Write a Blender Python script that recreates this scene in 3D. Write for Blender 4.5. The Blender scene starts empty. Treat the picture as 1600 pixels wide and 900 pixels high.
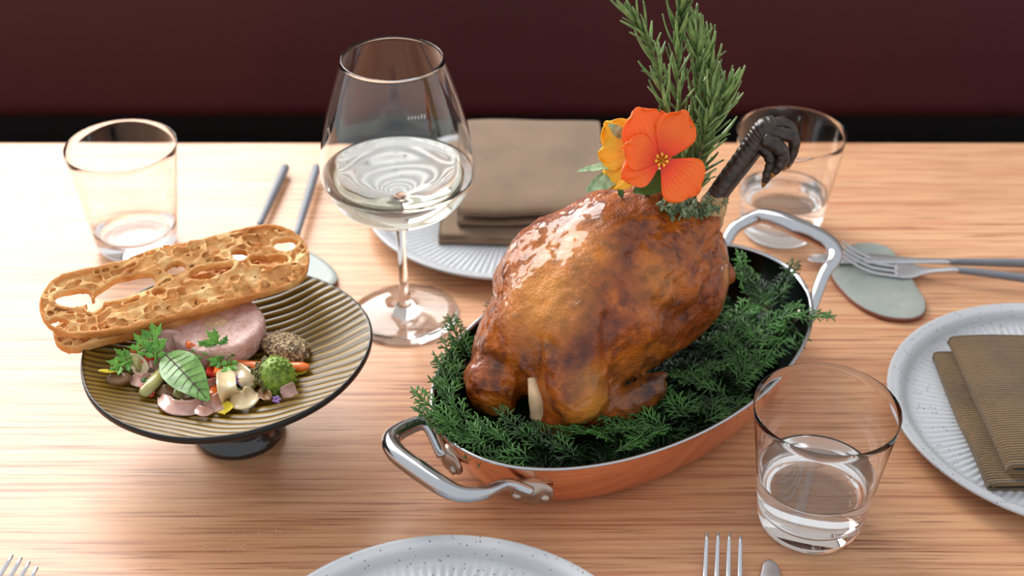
import bpy, math, random
import numpy as np
from mathutils import Vector, Matrix, Quaternion
from mathutils.bvhtree import BVHTree
R_ = math.radians
PI = math.pi
random.seed(7)
rng = np.random.default_rng(7)
S = bpy.context.scene
COL = S.collection

# ------------------------------------------------------------------ camera, world, lights, exposure
TZ = 0.75                      # table top height
CAM_H = 0.62                   # camera above the table
PITCH = R_(34.5)
F_PX = 2200.0
cam_d = bpy.data.cameras.new('camera')
cam = bpy.data.objects.new('camera', cam_d)
COL.objects.link(cam)
cam.location = (0, 0, TZ + CAM_H)
cam.rotation_euler = (PI / 2 - PITCH, 0, 0)
cam_d.sensor_width = 36.0
cam_d.lens = F_PX / 1600 * 36.0
cam_d.clip_start = 0.05
cam_d.dof.use_dof = True
cam_d.dof.focus_distance = 0.86
cam_d.dof.aperture_fstop = 6.3
S.camera = cam

W = bpy.data.worlds.new('world')
S.world = W
W.use_nodes = True
bg = W.node_tree.nodes['Background']
bg.inputs[0].default_value = (0.93, 0.96, 1.0, 1)
bg.inputs[1].default_value = 0.95


def area(name, loc, target, sx, sy, power, color):
    d = bpy.data.lights.new(name, 'AREA')
    d.shape = 'RECTANGLE'
    d.size, d.size_y, d.energy, d.color = sx, sy, power, color
    o = bpy.data.objects.new(name, d)
    COL.objects.link(o)
    o.location = loc
    o.rotation_euler = (Vector(target) - Vector(loc)).to_track_quat('-Z', 'Y').to_euler()
    return o


# daylight coming through the tall window in the back wall, left of the table
area('window_daylight', (-1.36, 2.12, 2.0), (-1.36, 0.0, 1.72), 2.1, 1.75, 124, (1.0, 0.985, 0.96))

V = S.view_settings
S.display_settings.display_device = 'sRGB'
V.view_transform = 'Standard'
V.look = 'None'
V.gamma = 1.0
V.exposure = 0.0
V.use_curve_mapping = False
S.cycles.max_bounces = 16
S.cycles.transmission_bounces = 16
S.cycles.glossy_bounces = 6
S.cycles.diffuse_bounces = 4
S.cycles.transparent_max_bounces = 12
S.cycles.sample_clamp_indirect = 6.0

# ------------------------------------------------------------------ helpers
_f = np.array([0, math.cos(PITCH), -math.sin(PITCH)])
_u = np.array([0, math.sin(PITCH), math.cos(PITCH)])
EYE = np.array([0, 0, CAM_H])


def ray(px, py):
    d = _f + _u * (-(py - 450) / F_PX) + np.array([(px - 800) / F_PX, 0, 0])
    return d


def P(px, py, h=0.0):
    """point of the photograph at height h above the table top (world coordinates)"""
    d = ray(px, py)
    q = EYE + d * ((h - CAM_H) / d[2])
    return np.array([q[0], q[1], q[2] + TZ])


def PY(px, py, y):
    """point of the photograph on the upright plane at distance y"""
    d = ray(px, py)
    q = EYE + d * (y / d[1])
    return np.array([q[0], q[1], q[2] + TZ])


def lin(r, g, b):
    f = lambda c: (c / 255 / 12.92) if c / 255 <= 0.04045 else ((c / 255 + 0.055) / 1.055) ** 2.4
    return (f(r), f(g), f(b), 1.0)


def mk_mesh(name, verts, faces, smooth=True):
    me = bpy.data.meshes.new(name)
    me.from_pydata([tuple(map(float, v)) for v in verts], [], [tuple(int(i) for i in f) for f in faces])
    if smooth:
        me.polygons.foreach_set('use_smooth', [True] * len(me.polygons))
    me.update()
    return me


def obj(name, geo, mat, parent=None, smooth=True, loc=None):
    """one mesh object; geo in world coordinates, shifted to its root (parent) or to loc"""
    v, f = geo
    v = np.asarray(v, float)
    if parent is not None:
        root = parent
        off = np.array(root.get('_at', (0, 0, 0)))
    else:
        off = np.array(loc if loc is not None else (0, 0, 0))
    me = mk_mesh(name, v - off, f, smooth)
    if mat is not None:
        me.materials.append(mat)
    o = bpy.data.objects.new(name, me)
    COL.objects.link(o)
    if parent is not None:
        o.parent = parent
        o['_at'] = [float(t) for t in off]
    else:
        o.location = off
        o['_at'] = [float(t) for t in off]
    return o


def thing(name, label, cat, at=(0, 0, 0), group=None):
    o = bpy.data.objects.new(name, None)
    o.empty_display_size = 0.02
    COL.objects.link(o)
    o.location = tuple(float(t) for t in at)
    o['_at'] = [float(t) for t in at]
    return tag(o, label, cat, group)


def tag(o, label, cat, group=None, kind=None):
    if label:
        o['label'] = label
    if cat:
        o['category'] = cat
    if group:
        o['group'] = group
    if kind:
        o['kind'] = kind
    return o


def struct(o):
    o['kind'] = 'structure'
    return o


def copy_tree(o, label, loc=None, rotz=None):
    c = o.copy()
    COL.objects.link(c)
    if label:
        c['label'] = label
    if loc is not None:
        c.location = loc
    if rotz is not None:
        c.rotation_euler = (0, 0, rotz)
    for ch in list(o.children):
        d = ch.copy()
        COL.objects.link(d)
        d.parent = c
        for g in list(ch.children):
            e = g.copy()
            COL.objects.link(e)
            e.parent = d
    return c


def join(*geos):
    vs, fs, n = [], [], 0
    for v, f in geos:
        v = np.asarray(v, float)
        vs.append(v)
        fs += [tuple(i + n for i in q) for q in f]
        n += len(v)
    return np.concatenate(vs), fs


def grid_faces(nr, nc, wrap_c=False, wrap_r=False):
    fs = []
    for i in range(nr if wrap_r else nr - 1):
        for j in range(nc if wrap_c else nc - 1):
            a = i * nc + j
            b = i * nc + (j + 1) % nc
            c = ((i + 1) % nr) * nc + (j + 1) % nc
            d = ((i + 1) % nr) * nc + j
            fs.append((a, b, c, d))
    return fs


def lathe(profile, n=64, at=(0, 0, 0)):
    """closed or open profile of (r, z); points with r=0 become poles"""
    vs, rows = [], []
    ang = np.linspace(0, 2 * PI, n, endpoint=False)
    for r, z in profile:
        if r <= 1e-7:
            rows.append([len(vs)])
            vs.append((0, 0, z))
        else:
            rows.append(list(range(len(vs), len(vs) + n)))
            vs += [(r * math.cos(a), r * math.sin(a), z) for a in ang]
    fs = []
    for A, B in zip(rows[:-1], rows[1:]):
        if len(A) == 1 and len(B) == 1:
            continue
        for j in range(n):
            k = (j + 1) % n
            if len(A) == 1:
                fs.append((A[0], B[k], B[j]))
            elif len(B) == 1:
                fs.append((A[j], A[k], B[0]))
            else:
                fs.append((A[j], A[k], B[k], B[j]))
    return np.array(vs) + np.array(at), fs


def catmull(pts, n=8, closed=False):
    pts = [np.asarray(p, float) for p in pts]
    m = len(pts)
    out = []
    segs = m if closed else m - 1
    for i in range(segs):
        if closed:
            p0, p1, p2, p3 = pts[(i - 1) % m], pts[i], pts[(i + 1) % m], pts[(i + 2) % m]
        else:
            p1, p2 = pts[i], pts[i + 1]
            p0 = pts[i - 1] if i > 0 else 2 * p1 - p2
            p3 = pts[i + 2] if i + 2 < m else 2 * p2 - p1
        for t in np.linspace(0, 1, n, endpoint=False):
            out.append(0.5 * (2 * p1 + (p2 - p0) * t + (2 * p0 - 5 * p1 + 4 * p2 - p3) * t * t + (3 * p1 - p0 - 3 * p2 + p3) * t ** 3))
    if not closed:
        out.append(pts[-1])
    return np.array(out)


def tube(pts, rad, n=10, flat=1.0, up=None, cap=True):
    """tube along pts; rad scalar or per point; flat scales the second axis"""
    pts = np.asarray(pts, float)
    m = len(pts)
    rad = np.full(m, rad) if np.isscalar(rad) else np.asarray(rad, float)
    T = np.gradient(pts, axis=0)
    T /= np.linalg.norm(T, axis=1)[:, None] + 1e-12
    ref = np.array(up if up is not None else ((0, 0, 1) if abs(T[0][2]) < 0.9 else (1, 0, 0)), float)
    vs = []
    nrm = ref - T[0] * (ref @ T[0])
    nrm /= np.linalg.norm(nrm)
    for i in range(m):
        nrm = nrm - T[i] * (nrm @ T[i])
        nrm /= np.linalg.norm(nrm) + 1e-12
        bi = np.cross(T[i], nrm)
        for k in range(n):
            a = 2 * PI * k / n
            vs.append(pts[i] + rad[i] * (bi * math.cos(a) + nrm * math.sin(a) * flat))
    fs = grid_faces(m, n, wrap_c=True)
    if cap:
        vs.append(pts[0] - T[0] * rad[0] * 0.4)
        vs.append(pts[-1] + T[-1] * rad[-1] * 0.4)
        a, b = m * n, m * n + 1
        for k in range(n):
            fs.append((a, (k + 1) % n, k))
            fs.append((b, (m - 1) * n + k, (m - 1) * n + (k + 1) % n))
    return np.array(vs), fs


def box(cx, cy, cz, sx, sy, sz, bev=0.0):
    if bev <= 0:
        v = [(cx + x * sx / 2, cy + y * sy / 2, cz + z * sz / 2) for x in (-1, 1) for y in (-1, 1) for z in (-1, 1)]
        f = [(0, 1, 3, 2), (4, 6, 7, 5), (0, 4, 5, 1), (2, 3, 7, 6), (0, 2, 6, 4), (1, 5, 7, 3)]
        return np.array(v), f
    import bmesh
    bm = bmesh.new()
    bmesh.ops.create_cube(bm, size=1.0)
    for v in bm.verts:
        v.co = Vector((cx + v.co.x * sx, cy + v.co.y * sy, cz + v.co.z * sz))
    bmesh.ops.bevel(bm, geom=bm.edges[:], offset=bev, segments=3, profile=0.5, affect='EDGES')
    bm.verts.index_update()
    g = np.array([tuple(v.co) for v in bm.verts]), [tuple(v.index for v in f.verts) for f in bm.faces]
    bm.free()
    return g


def ellipsoid(c, r, rot=None, nu=20, nv=12):
    g = lathe([(math.sin(t), -math.cos(t)) if 0 < i < nv else (0, -math.cos(t)) for i, t in enumerate(np.linspace(0, PI, nv + 1))], nu)
    v = g[0] * np.array(r)
    if rot is not None:
        v = v @ np.array(rot).T
    return v + np.array(c), g[1]


_T = np.random.default_rng(3).random((32, 32, 32))


def vnoise(p, seed=0):
    """value noise in [-1,1]; p (...,3)"""
    p = np.asarray(p, float) + seed * 7.31
    i = np.floor(p).astype(int)
    f = p - i
    f = f * f * (3 - 2 * f)
    o = 0
    for a in (0, 1):
        wa = f[..., 0] if a else 1 - f[..., 0]
        for b in (0, 1):
            wb = f[..., 1] if b else 1 - f[..., 1]
            for c in (0, 1):
                wc = f[..., 2] if c else 1 - f[..., 2]
                o = o + wa * wb * wc * _T[(i[..., 0] + a) % 32, (i[..., 1] + b) % 32, (i[..., 2] + c) % 32]
    return o * 2 - 1


def surface_nets(Fv, o, h):
    s = Fv < 0
    nx, ny, nz = Fv.shape
    acc = np.zeros((nx - 1, ny - 1, nz - 1, 3))
    cnt = np.zeros((nx - 1, ny - 1, nz - 1))
    for ax in range(3):
        oth = [k for k in range(3) if k != ax]
        for i in (0, 1):
            for j in (0, 1):
                lo = [0, 0, 0]
                lo[oth[0]], lo[oth[1]] = i, j
                hi = list(lo)
                hi[ax] = 1
                sl = lambda q: tuple(slice(q[k], q[k] + (nx, ny, nz)[k] - 1) for k in range(3))
                A, B = Fv[sl(lo)], Fv[sl(hi)]
                cr = (A < 0) != (B < 0)
                t = np.where(cr, A / np.where(cr, A - B, 1), 0)
                cnt += cr
                for k in range(3):
                    acc[..., k] += cr * ((t if k == ax else lo[k]))
    m = cnt > 0
    idx = -np.ones(m.shape, int)
    idx[m] = np.arange(m.sum())
    cells = np.argwhere(m)
    verts = (cells + acc[m] / cnt[m][:, None]) * h + np.array(o)
    fs = []
    for ax in range(3):
        b, c = (ax + 1) % 3, (ax + 2) % 3
        lo = [slice(1, -1)] * 3
        lo[ax] = slice(0, -1)
        hi = [slice(1, -1)] * 3
        hi[ax] = slice(1, None)
        A, B = s[tuple(lo)], s[tuple(hi)]
        e = np.argwhere(A != B)
        if not len(e):
            continue
        inn = A[tuple(e.T)]
        base = e + 1
        base[:, ax] -= 1
        q = []
        for db, dc in ((-1, -1), (0, -1), (0, 0), (-1, 0)):
            k = base.copy()
            k[:, b] += db
            k[:, c] += dc
            q.append(idx[tuple(k.T)])
        q = np.stack(q, 1)
        q[~inn] = q[~inn][:, ::-1]
        fs.append(q)
    return verts, [tuple(r) for r in np.concatenate(fs)]


def sd_ell(p, c, r, ax=None):
    q = p - np.array(c)
    if ax is not None:
        q = q @ np.array(ax).T
    r = np.array(r)
    k0 = np.linalg.norm(q / r, axis=-1)
    k1 = np.linalg.norm(q / (r * r), axis=-1) + 1e-9
    return k0 * (k0 - 1) / k1


def sd_cone(p, a, b, ra, rb):
    a, b = np.array(a), np.array(b)
    ba = b - a
    t = np.clip(((p - a) @ ba) / (ba @ ba), 0, 1)
    return np.linalg.norm(p - a - t[..., None] * ba, axis=-1) - (ra + (rb - ra) * t)


def smin(a, b, k):
    h = np.clip(0.5 + 0.5 * (b - a) / k, 0, 1)
    return b + (a - b) * h - k * h * (1 - h)


def vol(lo, hi, h):
    lo, hi = np.array(lo), np.array(hi)
    n = np.ceil((hi - lo) / h).astype(int) + 1
    g = np.stack(np.meshgrid(*[lo[k] + h * np.arange(n[k]) for k in range(3)], indexing='ij'), -1)
    return g, lo


def set_attr(o, name, vals):
    a = o.data.attributes.new(name, 'FLOAT', 'POINT')
    a.data.foreach_set('value', np.asarray(vals, np.float32))


# ------------------------------------------------------------------ materials
class NT:
    def __init__(self, name):
        self.m = bpy.data.materials.new(name)
        self.m.use_nodes = True
        self.t = self.m.node_tree
        self.b = self.t.nodes['Principled BSDF']

    def n(self, kind, **kw):
        nd = self.t.nodes.new(kind)
        for k, v in kw.items():
            if k[0] == '_':
                setattr(nd, k[1:], v)
            else:
                key = int(k[1:]) if k[0] == 'i' and k[1:].isdigit() else k.replace('__', ' ')
                if isinstance(v, bpy.types.NodeSocket):
                    self.t.links.new(v, nd.inputs[key])
                else:
                    nd.inputs[key].default_value = v
        return nd

    def set(self, **kw):
        for k, v in kw.items():
            key = k.replace('__', ' ')
            if isinstance(v, bpy.types.NodeSocket):
                self.t.links.new(v, self.b.inputs[key])
            else:
                self.b.inputs[key].default_value = v
        return self

    def coord(self, scale=(1, 1, 1), loc=(0, 0, 0), rot=(0, 0, 0), kind='Object'):
        c = self.n('ShaderNodeTexCoord')
        mp = self.n('ShaderNodeMapping', Vector=c.outputs[kind], Scale=scale, Location=loc, Rotation=rot)
        return mp.outputs[0]

    def noise(self, vec, scale, detail=4, rough=0.55, dist=0.0):
        return self.n('ShaderNodeTexNoise', Vector=vec, Scale=scale, Detail=detail, Roughness=rough, Distortion=dist).outputs[0]

    def ramp(self, fac, stops, interp='LINEAR'):
        r = self.n('ShaderNodeValToRGB', Fac=fac)
        r.color_ramp.interpolation = interp
        el = r.color_ramp.elements
        while len(el) < len(stops):
            el.new(0.5)
        for e, (p, c) in zip(el, stops):
            e.position = p
            e.color = c if len(c) == 4 else (*c, 1)
        return r.outputs[0]

    def mix(self, fac, a, b, blend='MIX'):
        nd = self.n('ShaderNodeMix', _data_type='RGBA', _blend_type=blend)
        for i, v in ((0, fac), (6, a), (7, b)):
            if isinstance(v, bpy.types.NodeSocket):
                self.t.links.new(v, nd.inputs[i])
            else:
                nd.inputs[i].default_value = v
        return nd.outputs[2]

    def math(self, op, a, b=0.0, c=0.0):
        return self.n('ShaderNodeMath', _operation=op, i0=a, i1=b, i2=c).outputs[0]

    def bump(self, h, strength=0.3, dist=0.001):
        self.set(Normal=self.n('ShaderNodeBump', Height=h, Strength=strength, Distance=dist).outputs[0])
        return self

    def attr(self, name):
        return self.n('ShaderNodeAttribute', _attribute_name=name).outputs['Fac']


G = lambda v: (v, v, v, 1)


def plain(name, rgb, rough=0.5, metal=0.0, var=0.12, scale=60, bump=0.0, sss=0.0, coat=0.0, spec=0.5, trans=0.0):
    n = NT(name)
    c = lin(*rgb)
    v = n.noise(n.coord(), scale)
    lo = tuple(x * (1 - var * 1.6) for x in c[:3]) + (1,)
    hi = tuple(min(1, x * (1 + var * 1.6)) for x in c[:3]) + (1,)
    n.set(Base__Color=n.ramp(v, [(0.3, lo), (0.7, hi)]), Roughness=rough, Metallic=metal)
    n.b.inputs['Specular IOR Level'].default_value = spec
    if bump:
        n.bump(v, bump, 0.0008)
    if sss:
        n.set(Subsurface__Weight=sss, Subsurface__Scale=0.004)
        n.b.inputs['Subsurface Radius'].default_value = (1.0, 0.5, 0.3)
    if coat:
        n.set(Coat__Weight=coat, Coat__Roughness=0.12)
    return n.m


def m_oak():
    n = NT('oak')
    warp = n.noise(n.coord((1.6, 3.2, 1)), 1.0, 2)
    warp2 = n.noise(n.coord((5, 16, 1)), 1.0, 2)
    sep = n.n('ShaderNodeSeparateXYZ', Vector=n.coord())
    y = n.math('ADD', sep.outputs[1], n.math('MULTIPLY', warp, 0.16))
    y = n.math('ADD', y, n.math('MULTIPLY', warp2, 0.012))
    comb = n.n('ShaderNodeCombineXYZ', X=n.math('MULTIPLY', sep.outputs[0], 0.05), Y=y)
    rings = n.noise(comb.outputs[0], 46, 3, 0.6)
    fine = n.noise(n.coord((5, 280, 20)), 1.0, 5, 0.62)
    pores = n.noise(n.coord((11, 420, 60)), 1.0, 3, 0.6)
    broad = n.noise(n.coord((1.2, 5, 1)), 1.0, 3)
    base = n.ramp(rings, [(0.30, lin(180, 122, 86)), (0.43, lin(208, 152, 113)), (0.60, lin(220, 166, 127)), (0.8, lin(198, 139, 101))])
    base = n.mix(0.5, base, n.ramp(broad, [(0.35, lin(192, 135, 96)), (0.65, lin(222, 170, 130))]))
    base = n.mix(0.7, base, n.ramp(fine, [(0.33, G(0.16)), (0.46, G(0.48)), (0.62, G(0.62))]), 'OVERLAY')
    base = n.mix(n.ramp(pores, [(0.32, G(0.75)), (0.46, G(0.0))]), base, lin(122, 66, 38))
    n.set(Base__Color=base, Roughness=n.ramp(fine, [(0.3, G(0.42)), (0.7, G(0.33))]))
    n.b.inputs['Specular IOR Level'].default_value = 0.5
    n.bump(n.math('ADD', pores, n.math('MULTIPLY', fine, 0.6)), 0.16, 0.0006)
    return n.m


def m_leather():
    n = NT('maroon_leather')
    v = n.noise(n.coord(), 2.0, 3)
    g = n.n('ShaderNodeTexVoronoi', Vector=n.coord(), Scale=420.0).outputs[0]
    n.set(Base__Color=n.ramp(v, [(0.3, lin(74, 26, 26)), (0.7, lin(88, 33, 33))]), Roughness=0.5)
    n.bump(g, 0.15, 0.0005)
    return n.m


def m_glass(name='clear_glass', tint=(1, 1, 1), ior=1.46):
    n = NT(name)
    n.set(Base__Color=(*tint, 1), Roughness=0.0, IOR=ior, Transmission__Weight=1.0)
    return n.m


def m_metal(name, rgb, rough, streak=(1, 1, 1), var=0.1, sc=30, bump=0.0):
    n = NT(name)
    c = lin(*rgb)
    v = n.noise(n.coord(streak), sc, 4)
    n.set(Base__Color=n.ramp(v, [(0.3, tuple(x * (1 - var) for x in c[:3])), (0.7, tuple(min(1, x * (1 + var)) for x in c[:3]))]), Metallic=1.0,
          Roughness=n.ramp(v, [(0.3, G(rough * 0.8)), (0.7, G(rough * 1.25))]))
    if bump:
        n.bump(v, bump, 0.0004)
    return n.m


def m_plate():
    n = NT('speckled_stoneware')
    v = n.noise(n.coord(), 9, 3)
    sp = n.n('ShaderNodeTexVoronoi', Vector=n.coord(), Scale=430.0)
    keep = n.n('ShaderNodeSeparateColor', Color=sp.outputs['Color']).outputs[0]
    dot = n.math('MULTIPLY', n.math('LESS_THAN', sp.outputs['Distance'], n.math('MULTIPLY', keep, 0.30)), n.math('GREATER_THAN', keep, 0.80))
    edge = n.attr('darken')
    base = n.ramp(v, [(0.3, lin(186, 188, 192)), (0.7, lin(197, 199, 203))])
    base = n.mix(n.math('MULTIPLY', edge, 0.55), base, lin(140, 138, 136))
    base = n.mix(n.math('MULTIPLY', dot, 0.75), base, lin(92, 90, 92))
    n.set(Base__Color=base, Roughness=0.38)
    return n.m


def m_napkin(name, a, b, scale, d1='Y', d2='X'):
    n = NT(name)
    w = n.noise(n.coord(), 28, 3)
    w2 = n.n('ShaderNodeTexWave', _wave_type='BANDS', _bands_direction=d1, Vector=n.coord(), Scale=scale, Distortion=1.6, Detail=2.0, Detail__Scale=3.0).outputs[1]
    w3 = n.n('ShaderNodeTexWave', _wave_type='BANDS', _bands_direction=d2, Vector=n.coord(), Scale=scale * 1.6, Distortion=0.8, Detail=1.0).outputs[1]
    thr = n.math('MULTIPLY', w2, n.math('ADD', n.math('MULTIPLY', w3, 0.5), 0.5))
    base = n.mix(n.ramp(thr, [(0.12, G(0)), (0.45, G(1))]), lin(*a), lin(*b))
    base = n.mix(0.25, base, n.ramp(w, [(0.35, lin(*a)), (0.65, lin(*b))]))
    n.set(Base__Color=base, Roughness=0.9)
    n.b.inputs['Sheen Weight'].default_value = 0.15
    n.bump(thr, 0.5, 0.0006)
    return n.m


def m_skin():
    n = NT('roast_skin')
    c = n.coord()
    big = n.noise(c, 26, 4, 0.62, 0.6)
    mid = n.noise(c, 95, 5, 0.65)
    fine = n.n('ShaderNodeTexVoronoi', Vector=c, Scale=520.0).outputs[0]
    wr = n.noise(n.coord((1, 1, 2.2), rot=(0.5, 0.4, 0.6)), 75, 5, 0.6, 1.2)
    char_shade = n.attr('char_shade')
    pale = n.attr('pale')
    base = n.ramp(big, [(0.30, lin(92, 33, 5)), (0.45, lin(150, 68, 9)), (0.58, lin(182, 94, 16)), (0.75, lin(122, 48, 7))])
    base = n.mix(n.ramp(mid, [(0.48, G(0)), (0.66, G(0.85))]), base, lin(84, 29, 8))
    base = n.mix(n.math('MULTIPLY', pale, 0.75), base, lin(222, 150, 60))
    blot = n.math('MULTIPLY', char_shade, n.ramp(mid, [(0.3, G(0.45)), (0.55, G(1.0))]))
    base = n.mix(blot, base, lin(52, 20, 9))
    n.set(Base__Color=base, Roughness=n.ramp(mid, [(0.3, G(0.34)), (0.7, G(0.5))]))
    n.b.inputs['Specular IOR Level'].default_value = 0.25
    n.set(Coat__Weight=0.6, Coat__Roughness=0.05, Subsurface__Weight=0.08, Subsurface__Scale=0.004)
    n.b.inputs['Subsurface Radius'].default_value = (1.0, 0.4, 0.15)
    hgt = n.math('ADD', n.math('MULTIPLY', wr, 1.6), n.math('ADD', n.math('MULTIPLY', fine, 0.22), n.math('MULTIPLY', mid, 0.8)))
    n.bump(hgt, 0.8, 0.0017)
    return n.m


def m_bread():
    n = NT('toasted_bread')
    c = n.coord()
    big = n.noise(c, 55, 4, 0.6)
    fine = n.noise(c, 420, 4, 0.65)
    crust = n.attr('crust')
    base = n.ramp(big, [(0.3, lin(192, 122, 60)), (0.5, lin(232, 176, 106)), (0.72, lin(248, 214, 156))])
    base = n.mix(n.ramp(fine, [(0.5, G(0)), (0.75, G(0.5))]), base, lin(186, 112, 52))
    base = n.mix(crust, base, n.ramp(big, [(0.3, lin(186, 106, 42)), (0.7, lin(226, 156, 80))]))
    n.set(Base__Color=base, Roughness=0.62, Subsurface__Weight=0.15, Subsurface__Scale=0.003)
    n.bump(n.math('ADD', fine, n.math('MULTIPLY', big, 0.5)), 0.7, 0.0012)
    return n.m


def m_ribbed():
    n = NT('brown_ash_glaze')
    r = n.attr('ridge')
    rim = n.attr('rim')
    v = n.noise(n.coord(), 45, 4)
    base = n.ramp(r, [(0.05, lin(42, 28, 5)), (0.35, lin(94, 66, 12)), (0.75, lin(122, 90, 20)), (1.0, lin(148, 116, 46))])
    base = n.mix(n.math('MULTIPLY', v, 0.5), base, lin(104, 80, 32))
    base = n.mix(rim, base, lin(24, 22, 22))
    n.set(Base__Color=base, Roughness=0.3)
    n.b.inputs['Specular IOR Level'].default_value = 0.32
    n.bump(v, 0.12, 0.001)
    return n.m


def m_leaf(name, a, b, rough=0.45, sc=90, trans=0.0):
    n = NT(name)
    v = n.noise(n.coord(), sc, 3)
    oi = n.n('ShaderNodeObjectInfo').outputs['Random']
    f = n.math('ADD', n.math('MULTIPLY', v, 0.8), n.math('MULTIPLY', n.math('SUBTRACT', oi, 0.5), 0.3))
    n.set(Base__Color=n.ramp(f, [(0.22, lin(*a)), (0.6, lin(*b))]), Roughness=rough)
    if trans:
        n.set(Subsurface__Weight=trans, Subsurface__Scale=0.002)
    return n.m


def m_petal(name, outer, inner, vein):
    n = NT(name)
    t = n.attr('along')
    s = n.attr('across')
    w = n.math('SINE', n.math('MULTIPLY', s, 34.0))
    v = n.noise(n.coord(), 160, 3)
    base = n.ramp(t, [(0.0, lin(*vein)), (0.22, lin(*inner)), (0.55, lin(*outer)), (1.0, lin(*outer))])
    vf = n.math('MULTIPLY', n.ramp(w, [(0.55, G(0)), (0.95, G(1))]), n.ramp(t, [(0.1, G(0.7)), (0.75, G(0.08))]))
    base = n.mix(vf, base, lin(*vein))
    base = n.mix(n.math('MULTIPLY', v, 0.25), base, lin(*inner))
    n.set(Base__Color=base, Roughness=0.5, Subsurface__Weight=0.25, Subsurface__Scale=0.003)
    n.bump(n.math('ADD', w, v), 0.12, 0.0006)
    return n.m


def m_pate():
    n = NT('pink_terrine')
    c = n.coord()
    v = n.noise(c, 130, 4, 0.6)
    d = n.noise(c, 500, 3, 0.6)
    base = n.ramp(v, [(0.3, lin(204, 148, 132)), (0.55, lin(226, 188, 176)), (0.8, lin(192, 134, 116))])
    base = n.mix(n.ramp(d, [(0.6, G(0)), (0.75, G(0.45))]), base, lin(150, 96, 76))
    n.set(Base__Color=base, Roughness=0.3, Subsurface__Weight=0.25, Subsurface__Scale=0.006)
    n.b.inputs['Subsurface Radius'].default_value = (1, 0.5, 0.4)
    n.bump(n.math('ADD', v, n.math('MULTIPLY', d, 0.5)), 0.8, 0.0022)
    return n.m


def m_grain(name, cols, scale, rough=0.6, bump=0.8):
    n = NT(name)
    c = n.coord()
    vo = n.n('ShaderNodeTexVoronoi', Vector=c, Scale=scale)
    g = n.n('ShaderNodeSeparateColor', Color=vo.outputs['Color']).outputs[0]
    k = len(cols)
    n.set(Base__Color=n.ramp(g, [(i / k, lin(*q)) for i, q in enumerate(cols)], 'CONSTANT'), Roughness=rough)
    n.bump(vo.outputs['Distance'], bump, 0.0012)
    return n.m


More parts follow.
